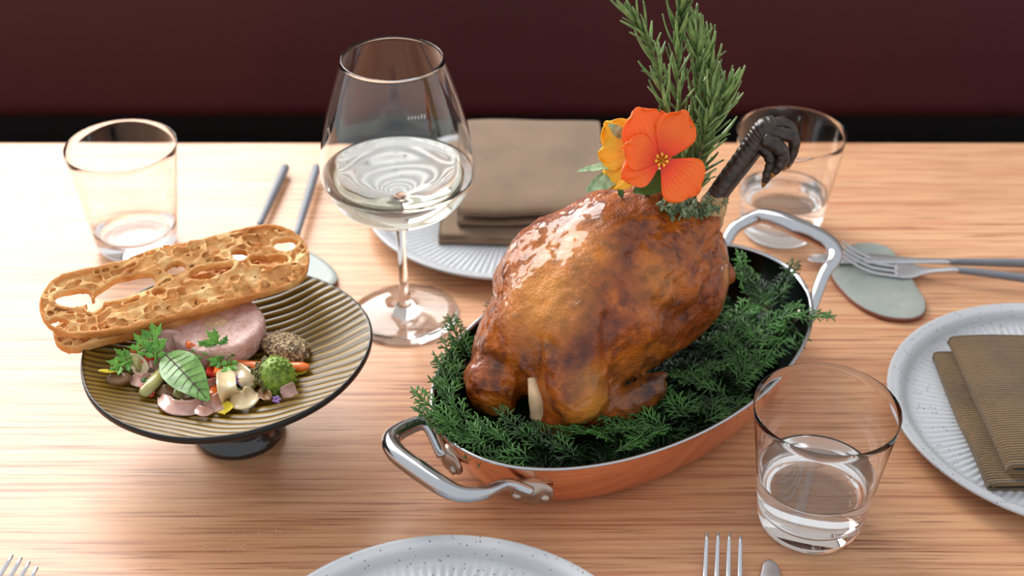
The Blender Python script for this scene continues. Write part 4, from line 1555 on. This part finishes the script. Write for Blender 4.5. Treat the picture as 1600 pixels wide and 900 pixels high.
broad_leaf(PY(968, 292, YB - 0.010), PY(972, 310, YB - 0.012), 0.004, cn, M['greenleaf'], 'sage_leaf', 'tiny dark leaf tip below the yellow flower', 'leaf', 0.05, 'sage leaves')

# thyme tuft around the leg
r = random.Random(5)
gs = []
for k in range(44):
    b0 = PY(1072 + r.uniform(-26, 34), 334 + r.uniform(-10, 10), YB - 0.014 + r.uniform(-0.008, 0.008))
    d = np.array([r.uniform(-0.8, 0.8), r.uniform(-0.9, 0.3), r.uniform(0.2, 1.0)])
    d /= np.linalg.norm(d)
    L = r.uniform(0.010, 0.018)
    gs.append(tube([b0, b0 + d * L * 0.5 + np.array([0, 0, 0.001]), b0 + d * L], [0.0003, 0.0003, 0.0002], 4))
    for q in range(7):
        t = (q + 1) / 7
        a = r.uniform(0, 6.3)
        n_ = np.cross(d, [math.cos(a), math.sin(a), 0.3])
        n_ /= np.linalg.norm(n_)
        c = b0 + d * L * t + n_ * 0.0013
        gs.append(ellipsoid(c, (0.0028, 0.0013, 0.0005), np.array(Vector(n_).to_track_quat('X', 'Z').to_matrix()), 6, 4))
o = obj('thyme_tuft', join(*gs), M['thyme'], loc=PY(1062, 340, YB))
tag(o, 'grey-green thyme tuft packed around the leg joint', 'herb', kind='stuff')

# ------------------------------------------------------------------ pedestal plate
FC = np.array([-0.1842, 0.7305])
RB = 0.0915
HR = 0.074
PT = (*FC, TZ)
pp = thing('pedestal_plate', 'ribbed brown glazed plate on a black foot, beside the copper pan', 'plate', PT)


def dish_z(r):
    q = np.clip(r / RB, 0, 1)
    return HR - 0.019 * (1 - q ** 2.1)


def ridge_phase(x, y):
    w = vnoise(np.stack([x * 18, y * 18, np.zeros_like(x)], -1), 8)
    w2 = vnoise(np.stack([x * 60, y * 60, np.zeros_like(x)], -1), 9)
    fan = y * (1 + 1.2 * np.clip(0.03 - x, -0.06, 0.1) / 0.1 * 0.4) + 0.0045 * np.sin(x * 42 + 1.0) - 0.10 * x + 1.6 * x * y
    return (fan + 0.0085 * w + 0.0013 * w2) / 0.0070 * 2 * PI


nR, nA = 92, 560
ang = np.linspace(0, 2 * PI, nA, endpoint=False)
rb = RB * (1 + 0.012 * np.sin(2 * ang + 0.5) + 0.006 * np.sin(3 * ang + 1) + 0.003 * np.sin(7 * ang))
vs, rg, rm = [], [], []
for i in range(nR):
    q = 0.004 + 0.996 * i / (nR - 1)
    x, y = rb * q * np.cos(ang), rb * q * np.sin(ang)
    rid = 0.5 + 0.5 * np.sin(ridge_phase(x, y))
    rid = rid ** 0.8
    fade = np.clip((1 - q) / 0.03, 0, 1)
    wob = 0.0014 * np.sin(2 * ang + 2.2) * q ** 3
    z = dish_z(np.full_like(x, q * RB)) + wob + 0.0008 * (rid - 0.5) * fade
    vs.append(np.stack([x, y, z], 1))
    rg.append(rid * (0.5 + 0.5 * fade))
    rm.append(np.full(nA, max(0, (q - 0.978) / 0.022)))
und = [(1.008, -0.0015), (1.006, -0.0042), (0.985, -0.0064), (0.9, -0.0115), (0.75, -0.0185), (0.55, -0.0245), (0.36, -0.0285), (0.30, -0.0300)]
for s_, dz in und:
    wob = 0.0014 * np.sin(2 * ang + 2.2) * s_ ** 3
    vs.append(np.stack([rb * s_ * np.cos(ang), rb * s_ * np.sin(ang), HR + dz + wob], 1))
    rg.append(np.full(nA, 0.1))
    rm.append(np.full(nA, 1.0))
v = np.concatenate(vs) + np.array(PT)
dish = obj('dish', (v, grid_faces(nR + len(und), nA, wrap_c=True)), M['ribbed'], pp)
set_attr(dish, 'ridge', np.concatenate(rg))
set_attr(dish, 'rim', np.concatenate(rm))
ft = obj('foot', lathe([(0, 0.0), (0.0285, 0.0), (0.0305, 0.0012), (0.0308, 0.0040), (0.0295, 0.0062), (0.0268, 0.0082), (0.0250, 0.014), (0.0245, 0.024), (0.0258, 0.036), (0.030, 0.0465), (0, 0.0465)], 72, PT), M['dark_glaze'], pp)


def on_plate(px, py, lift=0.0):
    """point of the dish surface seen at a pixel"""
    h = 0.06
    for _ in range(8):
        p = P(px, py, h)
        h = float(dish_z(np.linalg.norm(p[:2] - FC))) + lift
    p[2] = TZ + h
    return p


# pink terrine round
pc = on_plate(343, 538)
pc = P(343, 536, 0.0590)
t = thing('terrine_round', 'thick pink terrine slice in the middle of the pedestal plate', 'terrine', pc)
n = 72
a = np.linspace(0, 2 * PI, n, endpoint=False)
prof = [(0.2, 0.0), (0.95, 0.0), (1.0, 0.003), (1.01, 0.008), (1.0, 0.0145), (0.985, 0.0163), (0.95, 0.0170), (0.85, 0.0172)] + [(q, 0.0172) for q in (0.75, 0.65, 0.55, 0.45, 0.35, 0.25, 0.15, 0.05)]
vs = []
for q, z in prof:
    rr_ = 0.0308 * q * (1 + 0.02 * np.sin(3 * a) + 0.012 * np.sin(7 * a + 1))
    x, y = rr_ * np.cos(a), rr_ * np.sin(a)
    zz = z + (0.0006 * vnoise(np.stack([x * 180, y * 180, 0 * x], 1), 3) if z > 0.016 else 0 * x)
    vs.append(np.stack([x, y, zz], 1))
obj('slice', (np.concatenate(vs) + pc, grid_faces(len(prof), n, wrap_c=True)), M['pate'], t)
v, f = ellipsoid(pc + np.array([-0.001, 0.001, 0.0168]), (0.0085, 0.0075, 0.0010), nu=20, nv=8)
v = v + 0.0006 * vnoise(v * 500, 5)[:, None]
obj('jelly_spot', (v, f), plain('amber_jelly', (214, 176, 140), 0.2, sss=0.2), t)

# mustard spoonful
pm = on_plate(449, 555)
v, f = ellipsoid((0, 0, 0), (0.0185, 0.0115, 0.0085), nu=48, nv=28)
v = v * (1 + 0.09 * vnoise(v * 700, 2) + 0.10 * vnoise(v * 260, 3))[:, None]
rz = R_(-32)
v = np.stack([v[:, 0] * math.cos(rz) - v[:, 1] * math.sin(rz), v[:, 0] * math.sin(rz) + v[:, 1] * math.cos(rz), v[:, 2]], 1)
o = obj('mustard_spoonful', (v + pm + np.array([0, 0, 0.006]), f), M['mustard'], loc=pm)
tag(o, 'coarse brown grain mustard spoonful beside the terrine', 'mustard')

# romanesco floret
pr_ = on_plate(430, 606)
t = thing('romanesco_floret', 'lime green romanesco floret, its near side seared brown, on the pedestal plate', 'vegetable', pr_)
axis = Vector((0.45, -0.35, 0.85)).normalized()
Q = np.array(axis.to_track_quat('Z', 'Y').to_matrix())
cone, dark = [], []
for k in range(70):
    q = math.sqrt((k + 0.5) / 70)
    th = k * 2.39996
    zz = 0.0175 * (1 - q ** 1.6)
    rr_ = 0.0125 * q
    c = np.array([rr_ * math.cos(th), rr_ * math.sin(th), zz])
    nrm = np.array([math.cos(th) * q, math.sin(th) * q, 1.1 - q * 0.8])
    nrm /= np.linalg.norm(nrm)
    sz = 0.0011 + 0.0013 * q
    gs = []
    side = np.cross(nrm, [0, 0, 1.0])
    side = side / np.linalg.norm(side) if np.linalg.norm(side) > 1e-3 else np.array([1.0, 0, 0])
    s2 = np.cross(nrm, side)
    for j in range(9):
        jq = math.sqrt((j + 0.3) / 9)
        ja = j * 2.39996
        cc = c + (side * math.cos(ja) + s2 * math.sin(ja)) * sz * jq + nrm * sz * 1.4 * (1 - jq)
        gs.append(ellipsoid(cc, (sz * 0.45,) * 3, nu=7, nv=5))
    geo = join(*gs)
    wv = Q @ c
    (dark if wv[0] < -0.0035 else cone).append((geo[0] @ Q.T, geo[1]))
core = ellipsoid((0, 0, 0.004), (0.0118, 0.0118, 0.0115), nu=24, nv=14)
obj('curd', join((core[0] @ Q.T + pr_ + np.array([0, 0, 0.008]), core[1]), *[(v + pr_ + np.array([0, 0, 0.008]), f) for v, f in cone]), M['romanesco'], t)
o = obj('seared_curd', join(*[(v + pr_ + np.array([0, 0, 0.008]), f) for v, f in dark]), M['rom_dark'], t)
o['label'] = 'browned side of the floret'
obj('stalk', tube([pr_ + np.array([-0.004, 0.002, 0.003]), pr_ + np.array([0.0, 0.0, 0.010])], [0.0045, 0.007], 10), M['romanesco'], t)

# bread crisps
def bread(pl, pr2, Wd, tilt, th, holes, seed, name_label, bulge=0.0, sag=0.004, h=0.0009):
    pl, pr2 = np.array(pl), np.array(pr2)
    L = np.linalg.norm(pr2 - pl)
    ex = (pr2 - pl) / L
    ey = np.cross([0, 0, 1], ex)
    ey /= np.linalg.norm(ey)
    ez = np.cross(ex, ey)
    c, s_ = math.cos(tilt), math.sin(tilt)
    ey, ez = ey * c + ez * s_, ez * c - ey * s_
    g, lo = vol((-0.010, -Wd / 2 - 0.010, -0.018), (L + 0.010, Wd / 2 + 0.010, 0.018), h)
    u, v_, w = g[..., 0], g[..., 1], g[..., 2]
    p2 = np.stack([u, v_, np.zeros_like(u)], -1)
    n0 = vnoise(p2 * np.array([22, 30, 1]), seed + 9)
    n1 = vnoise(p2 * np.array([38, 60, 1]), seed)
    n2 = vnoise(p2 * np.array([95, 150, 1]), seed + 1)
    n3 = vnoise(g * 330, seed + 2)
    # outline: rounded bar
    hw = Wd / 2 * (1 - 0.20 * np.clip((u / L - 0.5) * 2, -1, 1) ** 2) + 0.0012 * n1 + 0.0035 * n0
    rr_ = Wd / 2 * 0.9
    cx = np.clip(u, rr_ * 0.8, L - rr_ * 0.8)
    dx = (u - cx) / (rr_ * 0.8) * Wd / 2
    out2 = np.sqrt(dx * dx + (v_ / hw * Wd / 2) ** 2) - Wd / 2
    wave = 0.0036 * n1 + 0.0016 * n2 + sag * np.sin(u / L * 2.6 * PI + seed) * 0.5
    n4 = vnoise(p2 * np.array([220, 420, 1]), seed + 3)
    wave = wave + 0.0009 * n4
    thick = th * (0.5 + 0.3 * n2 + 0.2 * n4)
    slab = np.maximum(np.abs(w - wave) - thick / 2 * (1 + 0.4 * n3), out2)
    crust = np.sqrt((out2 + 0.0012) ** 2 + (np.clip(np.abs(w - wave * 0.4) - th * 0.55, 0, None)) ** 2) - 0.0013 - 0.0004 * n3
    hole = np.full(u.shape, 1.0)
    for hu, hv, ru, rv in holes:
        hole = np.minimum(hole, np.sqrt(((u - hu * L) / ru) ** 2 + ((v_ - hv * Wd) / rv) ** 2) + 0.22 * n2 - 1)
    small = vnoise(p2 * np.array([150, 210, 1]), seed + 5)
    slab = np.maximum(slab, -hole * 0.006)
    slab = np.maximum(slab, (small - 0.62) * 0.012)
    # torn membranes around holes
    memb = np.maximum(np.abs(hole * 0.006) - 0.0007, np.abs(w - wave + 0.003 * n2) - 0.0035)
    memb = np.maximum(memb, out2)
    fil = np.abs(vnoise(g * np.array([170, 260, 170]), seed + 7)) * 0.006 - 0.0009
    fil = np.maximum(np.maximum(fil, np.abs(w - wave) - 0.0042), out2 + 0.001)
    fil = np.maximum(fil, -hole * 0.006)
    d = np.minimum(np.minimum(slab, crust), np.minimum(memb, fil))
    vv, ff = surface_nets(d, lo, h)
    iu = np.abs(np.sqrt(((vv[:, 0] - np.clip(vv[:, 0], rr_ * 0.8, L - rr_ * 0.8)) / (rr_ * 0.8) * Wd / 2) ** 2 + (vv[:, 1] / (1 - 0.20 * np.clip((vv[:, 0] / L - 0.5) * 2, -1, 1) ** 2)) ** 2) - Wd / 2)
    cr = np.clip(1.3 - iu / 0.0028, 0, 1)
    org = pl
    o = obj('bread_crisp', (org + vv[:, :1] * ex + vv[:, 1:2] * ey + vv[:, 2:3] * ez, ff), M['bread'], loc=org)
    set_attr(o, 'crust', cr)
    return tag(o, name_label, 'bread', 'toasted bread crisps')


bread(P(64, 492, 0.096), P(480, 388, 0.100), 0.056, R_(22), 0.0036,
      [(0.31, 0.10, 0.024, 0.0095), (0.13, 0.12, 0.013, 0.0075), (0.185, -0.02, 0.006, 0.006), (0.62, -0.02, 0.016, 0.0058), (0.745, 0.12, 0.006, 0.007), (0.81, -0.02, 0.008, 0.006), (0.87, -0.08, 0.009, 0.007), (0.93, 0.16, 0.009, 0.0065), (0.5, 0.14, 0.008, 0.004), (0.05, -0.2, 0.008, 0.005), (0.42, -0.12, 0.006, 0.004)],
      3, 'upper toasted bread crisp with large holes, leaning over the pedestal plate', h=0.00075)
bread(P(86, 534, 0.078), P(472, 414, 0.083), 0.036, R_(10), 0.0044,
      [(0.13, 0.10, 0.017, 0.0085), (0.36, 0.2, 0.012, 0.007), (0.6, 0.25, 0.012, 0.007)],
      12, 'lower toasted bread crisp mostly hidden under the holey one', sag=0.002, h=0.0009)

# ------------------------------------------------------------------ salad pieces


def arc_strip(path, w, th, roll):
    """thin curved layer, like a leaf of an onion: hollow across its width"""
    T = np.gradient(path, axis=0)
    T /= np.linalg.norm(T, axis=1)[:, None]
    up0 = np.array([math.sin(roll) * 0.5, -0.55 - 0.3 * roll, 0.8])
    m = 9
    top, bot = [], []
    for i, c in enumerate(path):
        t = i / (len(path) - 1)
        up = up0 - T[i] * (up0 @ T[i])
        up /= np.linalg.norm(up)
        sd = np.cross(up, T[i])
        hw = w / 2 * min(1, 0.45 + 3.2 * min(t, 1 - t))
        for j in range(m):
            q = -1 + 2 * j / (m - 1)
            p = c + sd * hw * q + up * (0.5 * hw * q * q + 0.0004 * math.sin(7 * t + 3 * q))
            e = th / 2 * (1 - 0.6 * q * q)
            top.append(p + up * e)
            bot.append(p - up * e)
    k = len(path)
    n = k * m
    f = grid_faces(k, m)
    f = [tuple(reversed(q)) for q in f] + [tuple(i + n for i in q) for q in f]
    for i in range(k - 1):
        f += [(i * m, n + i * m, n + (i + 1) * m, (i + 1) * m), (i * m + m - 1, (i + 1) * m + m - 1, n + (i + 1) * m + m - 1, n + i * m + m - 1)]
    for j in range(m - 1):
        f += [(j, j + 1, n + j + 1, n + j), ((k - 1) * m + j, n + (k - 1) * m + j, n + (k - 1) * m + j + 1, (k - 1) * m + j + 1)]
    return np.array(top + bot), f


def strip_piece(pix, w0, th, mat, name, label, cat, lift=(0.003, 0.005, 0.003), group=None, nrm=None, roll=0.0):
    w = w0 * 1.2
    pts = []
    for k, (a, b) in enumerate(pix):
        pts.append(on_plate(a, b, lift[min(k, len(lift) - 1)]))
    path = catmull(pts, 7)
    if mat in (M['onion'], M['onion_w'], M['pepper'], M['mush']):
        g = arc_strip(path, w, th * 0.55, roll)
        return tag(obj(name, g, mat, loc=pts[0]), label, cat, group)
    s_ = np.linspace(0, 1, len(path))
    rad = w / 2 * np.interp(s_, [0, 0.08, 0.5, 0.92, 1], [0.55, 0.9, 1.0, 0.9, 0.5])
    up = nrm if nrm is not None else (math.sin(roll) * 0.6, -math.sin(roll), math.cos(roll))
    g = tube(path, rad, 10, flat=th / w, up=up)
    v = g[0] + 0.0003 * vnoise(g[0] * 400, 3)[:, None]
    o = obj(name, (v, g[1]), mat, loc=pts[0])
    return tag(o, label, cat, group)


def chunk(px, py, size, mat, name, label, cat, lift, rot, group=None, taper=0.6, seed=0):
    c = on_plate(px, py, lift)
    g = box(0, 0, 0, *size, min(size) * 0.22)
    v = g[0].copy()
    k = 1 - (1 - taper) * (v[:, 0] / size[0] + 0.5)
    v[:, 1] *= k
    from mathutils import Euler
    m3 = np.array(Euler([R_(q) for q in rot]).to_matrix())
    o = obj(name, (v @ m3.T + c, g[1]), mat, loc=c)
    return tag(o, label, cat, group)


# carrot baton
strip_piece([(360, 569), (420, 573), (482, 573)], 0.0068, 0.0060, M['carrot'], 'carrot_stick', 'long orange carrot stick lying behind the romanesco', 'carrot', (0.008, 0.007, 0.004))
chunk(305, 543, (0.013, 0.010, 0.004), M['carrot'], 'carrot_wedge', 'orange carrot wedge resting on the terrine edge', 'carrot', 0.017, (20, -40, 200))
chunk(342, 578, (0.018, 0.008, 0.003), M['carrot'], 'carrot_wedge', 'thin orange carrot wedge behind the red-veined leaf', 'carrot', 0.011, (25, 15, 105))
chunk(330, 575, (0.020, 0.007, 0.003), M['pepper'], 'red_pepper_slice', 'red pepper slice standing behind the red-veined leaf', 'pepper', 0.0085, (30, 10, 100))
chunk(231, 560, (0.010, 0.008, 0.004), M['pepper'], 'red_pepper_piece', 'small bright red pepper piece under the chervil', 'pepper', 0.011, (20, 10, 20))
chunk(345, 617, (0.012, 0.007, 0.003), M['pepper'], 'red_pepper_piece', 'red pepper piece between leaf tip and pale onion', 'pepper', 0.004, (10, 0, 60))
chunk(215, 545, (0.010, 0.006, 0.004), M['carrot'], 'carrot_wedge', 'small carrot piece half hidden behind the chervil leaf', 'carrot', 0.010, (10, 0, 70))
# onions
ON = [([(244, 556), (262, 538), (284, 548)], 0.015, 0.002, 'onion', 'broad pale pink onion petal beside the terrine', (0.006, 0.013, 0.008)),
      ([(222, 566), (238, 560), (256, 572)], 0.011, 0.0024, 'onion', 'pink onion petal beside the small red pepper piece', (0.008, 0.012, 0.006)),
      ([(262, 600), (278, 578), (292, 562)], 0.0065, 0.002, 'onion', 'pink onion strip standing up left of the red-veined leaf', (0.004, 0.010, 0.010)),
      ([(272, 604), (288, 590), (300, 574)], 0.006, 0.002, 'onion', 'second pink onion strip half under the red-veined leaf', (0.004, 0.009, 0.009)),
      ([(252, 620), (268, 636), (300, 638), (322, 628)], 0.008, 0.0022, 'onion', 'curled mauve onion ring along the front of the salad', (0.003, 0.003, 0.003, 0.003)),
      ([(316, 632), (336, 632), (352, 622)], 0.009, 0.0022, 'onion', 'mauve onion piece under the leaf tip', (0.003, 0.004, 0.004)),
      ([(352, 580), (354, 606), (358, 622)], 0.010, 0.002, 'onion_w', 'cream onion strip arching in front of the carrot wedge', (0.012, 0.014, 0.004)),
      ([(362, 574), (382, 590), (392, 606)], 0.009, 0.003, 'onion_w', 'cream onion piece beside the romanesco', (0.008, 0.009, 0.004)),
      ([(360, 624), (382, 626), (396, 612)], 0.010, 0.003, 'onion_w', 'cream onion piece at the front beside the yellow petal', (0.004, 0.006, 0.005)),
      ([(440, 618), (452, 612), (462, 608)], 0.008, 0.002, 'onion', 'translucent onion scrap right of the romanesco', (0.002, 0.003, 0.002)),
      ([(300, 612), (325, 606), (345, 600)], 0.008, 0.003, 'onion', 'pink onion strip buried under the red-veined leaf', (0.004, 0.005, 0.004)),
      ([(196, 572), (205, 565), (218, 572), (222, 588)], 0.0085, 0.0022, 'onion_w', 'pale curled onion at the edge near the bread', (0.005, 0.009, 0.008, 0.003))]
for pix, w, th, mt, lb, lf in ON:
    strip_piece(pix, w, th, M[mt], 'onion_piece', lb, 'onion', lf, 'pickled onion pieces', roll=0.5)
CE = [([(222, 617), (240, 598), (258, 576)], 0.0075, 0.004, 'long pale green pickle strip leaning on the onions', (0.003, 0.008, 0.010)),
      ([(278, 622), (284, 608), (290, 594)], 0.008, 0.004, 'short green pickle piece under the red-veined leaf', (0.003, 0.006, 0.006)),
      ([(206, 578), (214, 566), (226, 574)], 0.010, 0.004, 'olive green pickle curl near the bread', (0.004, 0.010, 0.006)),
      ([(380, 598), (392, 588), (402, 582)], 0.009, 0.005, 'round olive pickle piece against the romanesco', (0.004, 0.007, 0.004)),
      ([(362, 572), (376, 578), (390, 582)], 0.009, 0.004, 'yellow green pickle piece behind the cream onion', (0.006, 0.008, 0.006))]
for pix, w, th, lb, lf in CE:
    strip_piece(pix, w, th, M['celery'], 'pickle_strip', lb, 'pickle', lf, 'green pickle pieces', roll=0.3)
for px, py, lb in ((186, 592, 'brown mushroom cap at the plate edge near the bread'), (300, 628, 'dark mushroom piece under the red-veined leaf'), (262, 612, 'dark mushroom piece behind the mauve onion ring'), (340, 600, 'dark mushroom piece under the red pepper slice'), (396, 578, 'dark mushroom piece behind the romanesco'), (240, 590, 'dark mushroom piece behind the pale green pickle strip')):
    c = on_plate(px, py, 0.003)
    v, f = ellipsoid((0, 0, 0), (0.0072, 0.0060, 0.0042), nu=20, nv=12)
    v = v * (1 + 0.18 * vnoise(v * 240 + px, 2))[:, None]
    tag(obj('mushroom_piece', (v + c, f), M['mush'], loc=c), lb, 'mushroom', 'mushroom pieces in the salad')

EX = [([(236, 606), (252, 600), (266, 590)], 0.007, 'mush', 'mushroom', 'brown mushroom strip under the pink onion strips'), ([(292, 628), (300, 612), (306, 596)], 0.006, 'onion', 'onion', 'dusky onion strip below the middle of the leaf'),
      ([(206, 592), (222, 596), (236, 588)], 0.007, 'onion', 'onion', 'pink onion strip low at the bread end of the salad'), ([(376, 612), (388, 604), (396, 594)], 0.007, 'celery', 'pickle', 'olive pickle strip beside the romanesco stalk'),
      ([(404, 612), (414, 618), (424, 622)], 0.006, 'mush', 'mushroom', 'brown mushroom strip in front of the romanesco'), ([(268, 558), (284, 566), (298, 558)], 0.010, 'onion', 'onion', 'pink onion petal tucked against the terrine'),
      ([(300, 566), (318, 572), (330, 562)], 0.008, 'onion_w', 'onion', 'cream onion piece under the hanging chervil'), ([(330, 640), (318, 644), (306, 640)], 0.005, 'onion', 'onion', 'thin mauve onion sliver in front of the leaf tip'),
      ([(240, 618), (230, 610), (224, 602)], 0.005, 'pepper', 'pepper', 'red pepper sliver near the pale green pickle strip'), ([(346, 596), (338, 606), (332, 618)], 0.006, 'carrot', 'carrot', 'orange carrot sliver beside the leaf tip')]
for pix, w, mt, ct, lb in EX:
    strip_piece(pix, w, 0.0028, M[mt], ct + '_strip', lb, ct, (0.002, 0.0045, 0.005), roll=0.4)

# red-veined sorrel leaf lying over the salad
broad_leaf(on_plate(259, 554, 0.017), on_plate(326, 626, 0.010), 0.0245, (0.10, -0.55, 0.80), M['sorrel'], 'sorrel_leaf', 'large green leaf with dark red veins draped over the salad', 'leaf', 0.06, vein=M['vein'], wav=0.0004)


# chervil sprigs
def chervil(base, tips, label, seed, sc=1.0):
    r = random.Random(seed)
    b0 = on_plate(*base)
    t = thing('chervil_sprig', label, 'herb', b0, 'chervil sprigs on the salad')
    st = []
    for tip in tips:
        e = on_plate(*tip)
        midp = (b0 + e) / 2 + np.array([0, 0, 0.001])
        st.append(tube([b0, midp, e], [0.0006, 0.0005, 0.0004], 6))
        d = (e - b0) / np.linalg.norm(e - b0)
        nrm = np.array([0, -0.62, 0.78])
        y = np.cross(nrm, d)
        y /= np.linalg.norm(y)
        for ang_, L in ((0, 0.0085), (38, 0.0075), (-38, 0.0075), (72, 0.0055), (-72, 0.0055)):
            a = R_(ang_ + r.uniform(-8, 8))
            x = d * math.cos(a) + y * math.sin(a)
            yy = np.cross(nrm, x)
            yy /= np.linalg.norm(yy)
            org = b0 + (e - b0) * (0.62 if abs(ang_) > 50 else 0.8)
            L *= sc
            L *= 1.2
            out = [(0, 0.0004), (0.25, 0.0006), (0.42, 0.0024), (0.50, 0.0010), (0.66, 0.0019), (0.74, 0.0008), (1.0, 0.0001)]
            vs = []
            for q, hw in out:
                for s_ in (-1, -0.35, 0.35, 1):
                    vs.append(org + x * L * q + yy * hw * sc * s_ + nrm * (0.0012 * q + 0.0004 * abs(s_) * math.sin(q * 9)))
            g = (np.array(vs), grid_faces(len(out), 4))
            o = obj('leaflet', g, M['chervil'], t)
            o.modifiers.new('thickness', 'SOLIDIFY').thickness = 0.0003
    obj('stem', join(*st), M['chervil'], t)
    return t


chervil((247, 566, 0.013), [(221, 538, 0.018), (240, 522, 0.024)], 'bright chervil leaf standing up beside the broad onion petal', 1, 1.3)
chervil((243, 572, 0.013), [(243, 548, 0.020)], 'slim dark-tipped chervil leaf in front of the onion petal', 8, 1.2)
chervil((222, 558, 0.010), [(192, 560, 0.012), (182, 574, 0.010)], 'chervil leaf lying out towards the plate edge near the bread', 2, 1.1)
chervil((366, 556, 0.014), [(334, 544, 0.020), (336, 532, 0.024), (318, 548, 0.018)], 'chervil leaf hanging over the terrine', 3, 1.2)
chervil((360, 552, 0.014), [(340, 566, 0.014), (358, 576, 0.013)], 'bluish chervil leaf hanging in front of the carrot stick', 4, 1.0)
for px, py, l, lb in ((384, 580, 0.008, 'small dark herb leaf beside the romanesco'), (372, 612, 0.007, 'curly dark herb piece on the cream onion'), (228, 598, 0.006, 'dark herb scrap near the pale green pickle strip')):
    c = on_plate(px, py, l)
    gs = []
    r = random.Random(px)
    for k in range(8):
        d = np.array([r.uniform(-1, 1), r.uniform(-1, 1), r.uniform(-0.3, 0.8)]) * 0.0024
        gs.append(ellipsoid(c + d, (0.0017, 0.0012, 0.0008), nu=8, nv=5))
    tag(obj('herb_scrap', join(*gs), M['greenleaf'], loc=c), lb, 'herb', 'herb scraps')


def petal_piece(px, py, l, L, w, mat, name, label, rot, cat='petal', group=None):
    c = on_plate(px, py, l)
    v, f, al, ac = petal_geo(L, w, 0.25, 0.0006, px, 9, 9, 0.35)
    from mathutils import Euler
    m3 = np.array(Euler([R_(q) for q in rot]).to_matrix())
    o = obj(name, (v @ m3.T + c, f), mat, loc=c)
    o.modifiers.new('thickness', 'SOLIDIFY').thickness = 0.0005
    return tag(o, label, cat, group)


petal_piece(352, 628, 0.004, 0.013, 0.011, M['ypetal'], 'yellow_petal', 'yellow petal at the front of the salad', (20, 10, -75), group='yellow petals')
petal_piece(190, 578, 0.008, 0.014, 0.008, M['ypetal'], 'yellow_petal', 'yellow petal at the plate edge near the bread', (20, 0, 210), group='yellow petals')
petal_piece(455, 582, 0.002, 0.012, 0.008, M['ypetal'], 'yellow_petal', 'yellow petal peeking out behind the romanesco', (10, 0, 10), group='yellow petals')
for px, py, lb in ((366, 592, 'tiny violet flower on the cream onion'), (432, 624, 'tiny violet flower in front of the romanesco')):
    c = on_plate(px, py, 0.012 if px < 400 else 0.003)
    gs = []
    for k in range(5):
        a = k * 2 * PI / 5
        gs.append(ellipsoid(c + np.array([math.cos(a), math.sin(a) * 0.6, math.sin(a) * 0.6]) * 0.0018, (0.0014, 0.0009, 0.0011), nu=8, nv=5))
    gs.append(tube([c, c + np.array([0.003, -0.002, -0.003]), c + np.array([0.005, -0.004, -0.003])], [0.0005, 0.0004, 0.0003], 5))
    tag(obj('violet_flower', join(*gs), M['violet'], loc=c), lb, 'flower', 'tiny violet flowers')

# crumbs on the table
gs = []
r = random.Random(4)
for k in range(34):
    c = P(r.gauss(345, 55), r.gauss(852, 26), 0.0003)
    gs.append(ellipsoid(c, (r.uniform(0.0002, 0.0005),) * 3, nu=6, nv=4))
o = obj('crumbs', join(*gs), M['crumb'])
tag(o, 'scatter of tiny bread crumbs on the bare oak by the front plate', 'crumbs', kind='stuff')

for o in bpy.data.objects:
    if '_at' in o:
        del o['_at']
